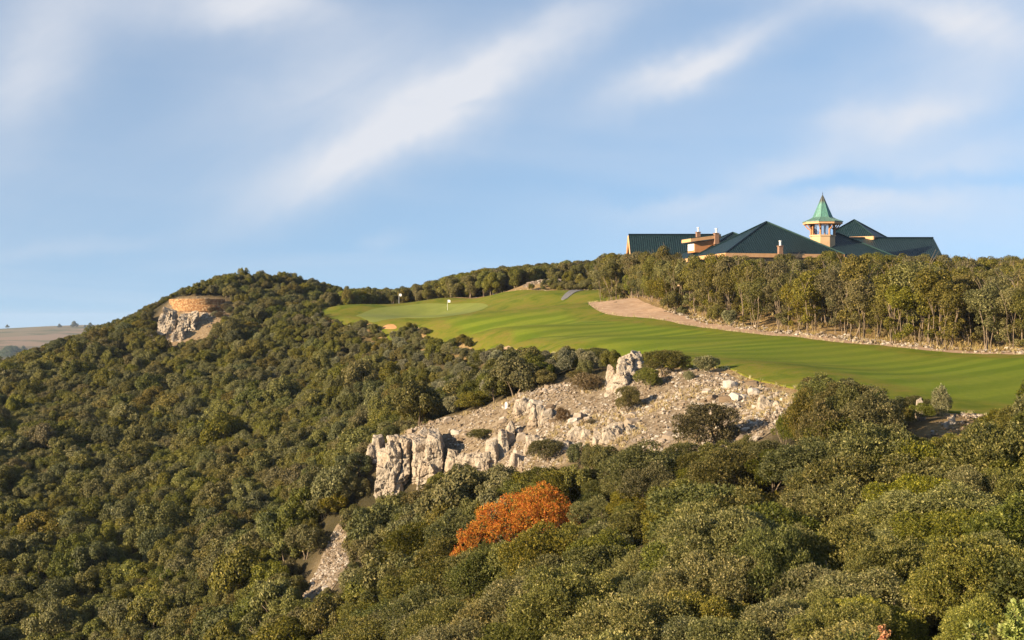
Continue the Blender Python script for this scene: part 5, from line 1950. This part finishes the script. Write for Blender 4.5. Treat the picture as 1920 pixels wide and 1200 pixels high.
# ------------------------------------------------------------------ terrace wall on the knoll
def build_wall():
    def tier(parent, name, path, zb, zt, depth):
        P0 = np.array(path, float)
        P = []
        for i in range(len(P0) - 1):
            p0, p1, p2, p3 = P0[max(i - 1, 0)], P0[i], P0[i + 1], P0[min(i + 2, len(P0) - 1)]
            for t in np.arange(0, 1, 0.2):
                P.append(0.5 * ((2 * p1) + (-p0 + p2) * t + (2 * p0 - 5 * p1 + 4 * p2 - p3) * t * t + (-p0 + 3 * p1 - 3 * p2 + p3) * t ** 3))
        P = np.array(P + [P0[-1]])
        seg = np.concatenate([[0], np.cumsum(np.hypot(*np.diff(P, axis=0).T))])
        total = seg[-1]
        mb = MB()
        lv = []
        z = zb
        while z < zt - 0.05:
            hgt = random.uniform(0.17, 0.28)
            hgt = min(hgt, zt - z + 0.04)
            t = random.uniform(-0.2, 0)
            while t < total:
                L = random.uniform(0.22, 0.5)
                m = min(max(t + L / 2, 0), total)
                x = np.interp(m, seg, P[:, 0])
                y = np.interp(m, seg, P[:, 1])
                x2 = np.interp(min(m + 0.2, total), seg, P[:, 0]) - np.interp(max(m - 0.2, 0), seg, P[:, 0])
                y2 = np.interp(min(m + 0.2, total), seg, P[:, 1]) - np.interp(max(m - 0.2, 0), seg, P[:, 1])
                mb.box((x - ox, y + random.uniform(-.05, .05) - oy, z + hgt / 2 - oz), (L - 0.04, depth, hgt - 0.035), math.atan2(y2, x2))
                lv += [random.random()] * 6
                t += L
            z += hgt
        V = np.concatenate(mb.v)
        me = mesh_np(name, V, np.array(mb.f4), M['wallstone'], False, {'lv': ('FACE', lv)})
        o = obj(name, me, parent)
        o['kind'] = 'stuff'
        # rubble core behind the face
        core = MB()
        for i in range(len(P) - 1):
            a, b = P[i], P[i + 1]
            d = (b - a) / np.linalg.norm(b - a)
            nrm = np.array([-d[1], d[0]]) * 0.55
            if nrm[1] < 0:
                nrm = -nrm
            s0 = nrm * 0.15
            q = [(a + s0), (b + s0), (b + nrm), (a + nrm)]
            core.hexa([np.array([p[0] - ox, p[1] - oy, zb - 0.5 - oz]) for p in q] + [np.array([p[0] - ox, p[1] - oy, zt - 0.06 - oz]) for p in q])
        obj(name + '_core', core.mesh(name, M['sand']), parent)
    x, y, z = W(380, 583, 329)
    e = empty('terrace_wall', (x, y, z))
    ox, oy, oz = e.location
    tag(e, 'two tier curved ochre stone terrace wall on the knoll crag', 'stone wall')
    lo = [W(px, 0, Y)[:2] for px, Y in [(322, 338), (326, 333), (338, 330), (360, 328.5), (385, 328), (410, 329), (434, 332)]]
    up = [W(px, 0, Y)[:2] for px, Y in [(318, 341), (322, 337), (335, 334), (358, 332), (385, 331.8), (408, 334), (420, 337)]]
    tier(e, 'lower_tier', lo, -(584 - 600) / F * 329, -(571.5 - 600) / F * 329, 0.4)
    tier(e, 'upper_tier', up, -(574 - 600) / F * 332, -(560.5 - 600) / F * 332, 0.4)


def build_small():
    for px, py, Y, hpx, lab in [(839, 591, 288, 21, 'golf flag on a white pole in the middle of the putting green'), (748, 577, 306, 15, 'golf flag showing behind the grass hump before the tree belt')]:
        x = (px - 960) / F * Y
        z = float(H(x, Y)) + 0.16
        e = empty('golf_flag', (x, Y, z))
        tag(e, lab, 'golf flag')
        h = max(2.1, -(py - hpx - 600) / F * Y - z)
        obj('pole', MB().tube([(0, 0, -0.2), (0, 0, h)], [0.035, 0.025], 6).mesh('pole', M['white']), e)
        n = 6
        V, Ff = [], []
        for i in range(n + 1):
            t = i / n
            for s in (0, 1):
                for k in (0, 1):
                    V.append((t * 0.62, 0.05 * math.sin(t * 6) + (0.008 if k else -0.008), h - 0.02 - s * 0.52 - 0.05 * t))
        for i in range(n):
            a, b = i * 4, i * 4 + 4
            Ff += [(a, b, b + 2, a + 2), (a + 1, a + 3, b + 3, b + 1), (a, a + 1, b + 1, b), (a + 2, b + 2, b + 3, a + 3)]
        obj('flag', MB().add(V, Ff).mesh('flag', M['white']), e)
    x, Y, z = W(949, 755, 121.5)
    z = float(H(x, Y))
    e = empty('marker_block', (x, Y, z))
    tag(e, 'small white block set on the upper rim of the scree', 'marker')
    mb = MB().box((0, 0, 0.2), (0.24, 0.24, 0.5))
    mb.hexa([(-.12, -.12, .45), (.12, -.12, .45), (.12, .12, .45), (-.12, .12, .45), (-.05, -.05, .55), (.05, -.05, .55), (.05, .05, .55), (-.05, .05, .55)])
    obj('post', mb.mesh('marker', M['white']), e)


def build_distance(zf):
    C, r = clumps_dome(9, 5.0, 4.2, 5.2, 0.3, 0.5, zmin=-0.6)
    me = crown_mesh('far_crown', C, r, 900, 1.1, M['far_leaf'])
    tr = MB().tube([(0, 0, -1), (0, 0, 4)], [0.5, 0.3], 6).mesh('far_trunk', M['bark'])
    spots = [(112, 3950, 1.3, 'round tree alone at the low end of the far ridge'), (140, 3950, 2.2, 'large round tree on the far ridge'), (160, 4000, 1.0, 'first small tree of the far ridge row'),
             (170, 4000, 1.7, 'bushy tree in the far ridge row'), (184, 4000, 1.2, 'last tree of the far ridge row, beside the hill'), (45, 2700, 1.5, 'dark round tree in the middle of the far fields'),
             (31, 2750, 1.3, 'smaller dark tree in the far fields'), (57, 2750, 0.9, 'tiny tree in the far fields'), (14, 4200, 1.2, 'tiny tree high in the far reddish field')]
    for px, Y, s, lab in spots:
        x = (px - 960) / F * Y
        e = empty('far_tree', (x, Y, zf(x, Y) - 0.5))
        e.scale = (s, s, s)
        tag(e, lab, 'far tree', 'trees in the far fields')
        obj('crown', me, e)
        obj('trunk', tr, e)
    # wooded hillock
    Y0 = 2600
    x0 = (22 - 960) / F * Y0
    C, r = [], []
    for i in range(46):
        a = rng.uniform(0, 6.28)
        d = math.sqrt(rng.random())
        C.append((math.cos(a) * d * 14.5, math.sin(a) * d * 22, 2.0 + 12.5 * (1 - d * d) * 0.9))
        r.append(rng.uniform(2.6, 4.2))
    me = crown_mesh('wood', np.array(C), np.array(r), 9000, 0.9, M['far_leaf'])
    o = obj('wooded_hillock', me, None, (x0, Y0, zf(x0, Y0) - 6))
    o.scale = (1.5, 1.5, 1.55)
    tag(o, 'blue-green wooded hillock down on the far plain', 'wood', kind='stuff')


M['scree'] = mat_simple('scree_soil', [(0.28, (0.095, 0.070, 0.042)), (0.45, (0.175, 0.13, 0.082)), (0.6, (0.255, 0.20, 0.135)), (0.8, (0.33, 0.29, 0.235))], 1.6, 0.95, 0.8, 0.2, 7)


def build_haze():
    m = bpy.data.materials.new('pale_air')
    m.use_nodes = True
    nt = NT(m.node_tree)
    nt.n.clear()
    pv = nt.new('ShaderNodeVolumePrincipled')
    pv.inputs['Color'].default_value = (0.62, 0.77, 1.0, 1)
    pv.inputs['Density'].default_value = HAZE
    pv.inputs['Anisotropy'].default_value = 0.0
    out = nt.new('ShaderNodeOutputMaterial')
    nt.l.new(pv.outputs[0], out.inputs['Volume'])
    mb = MB().box((0, 0, (-262 + 40) / 2), (19000, 19000, 302))
    o = obj('haze', mb.mesh('haze', m))
    tag(o, 'thin blue haze lying over the whole landscape', 'haze', kind='stuff')


HAZE = 5.5e-5
import time as _t
_t0 = _t.time()


def lap(s):
    print('%-12s %.1f s' % (s, _t.time() - _t0))


ground = build_course(); lap('course')
zf = build_far(); lap('far')
build_clubhouse(); lap('house')
build_wall()
build_rocks(ground); lap('rocks')
build_grove(); lap('grove')
build_scrub(); lap('scrub')
build_extra()
build_tufts(); lap('tufts')
build_small()
build_distance(zf)
if HAZE > 0:
    build_haze()
lap('done')
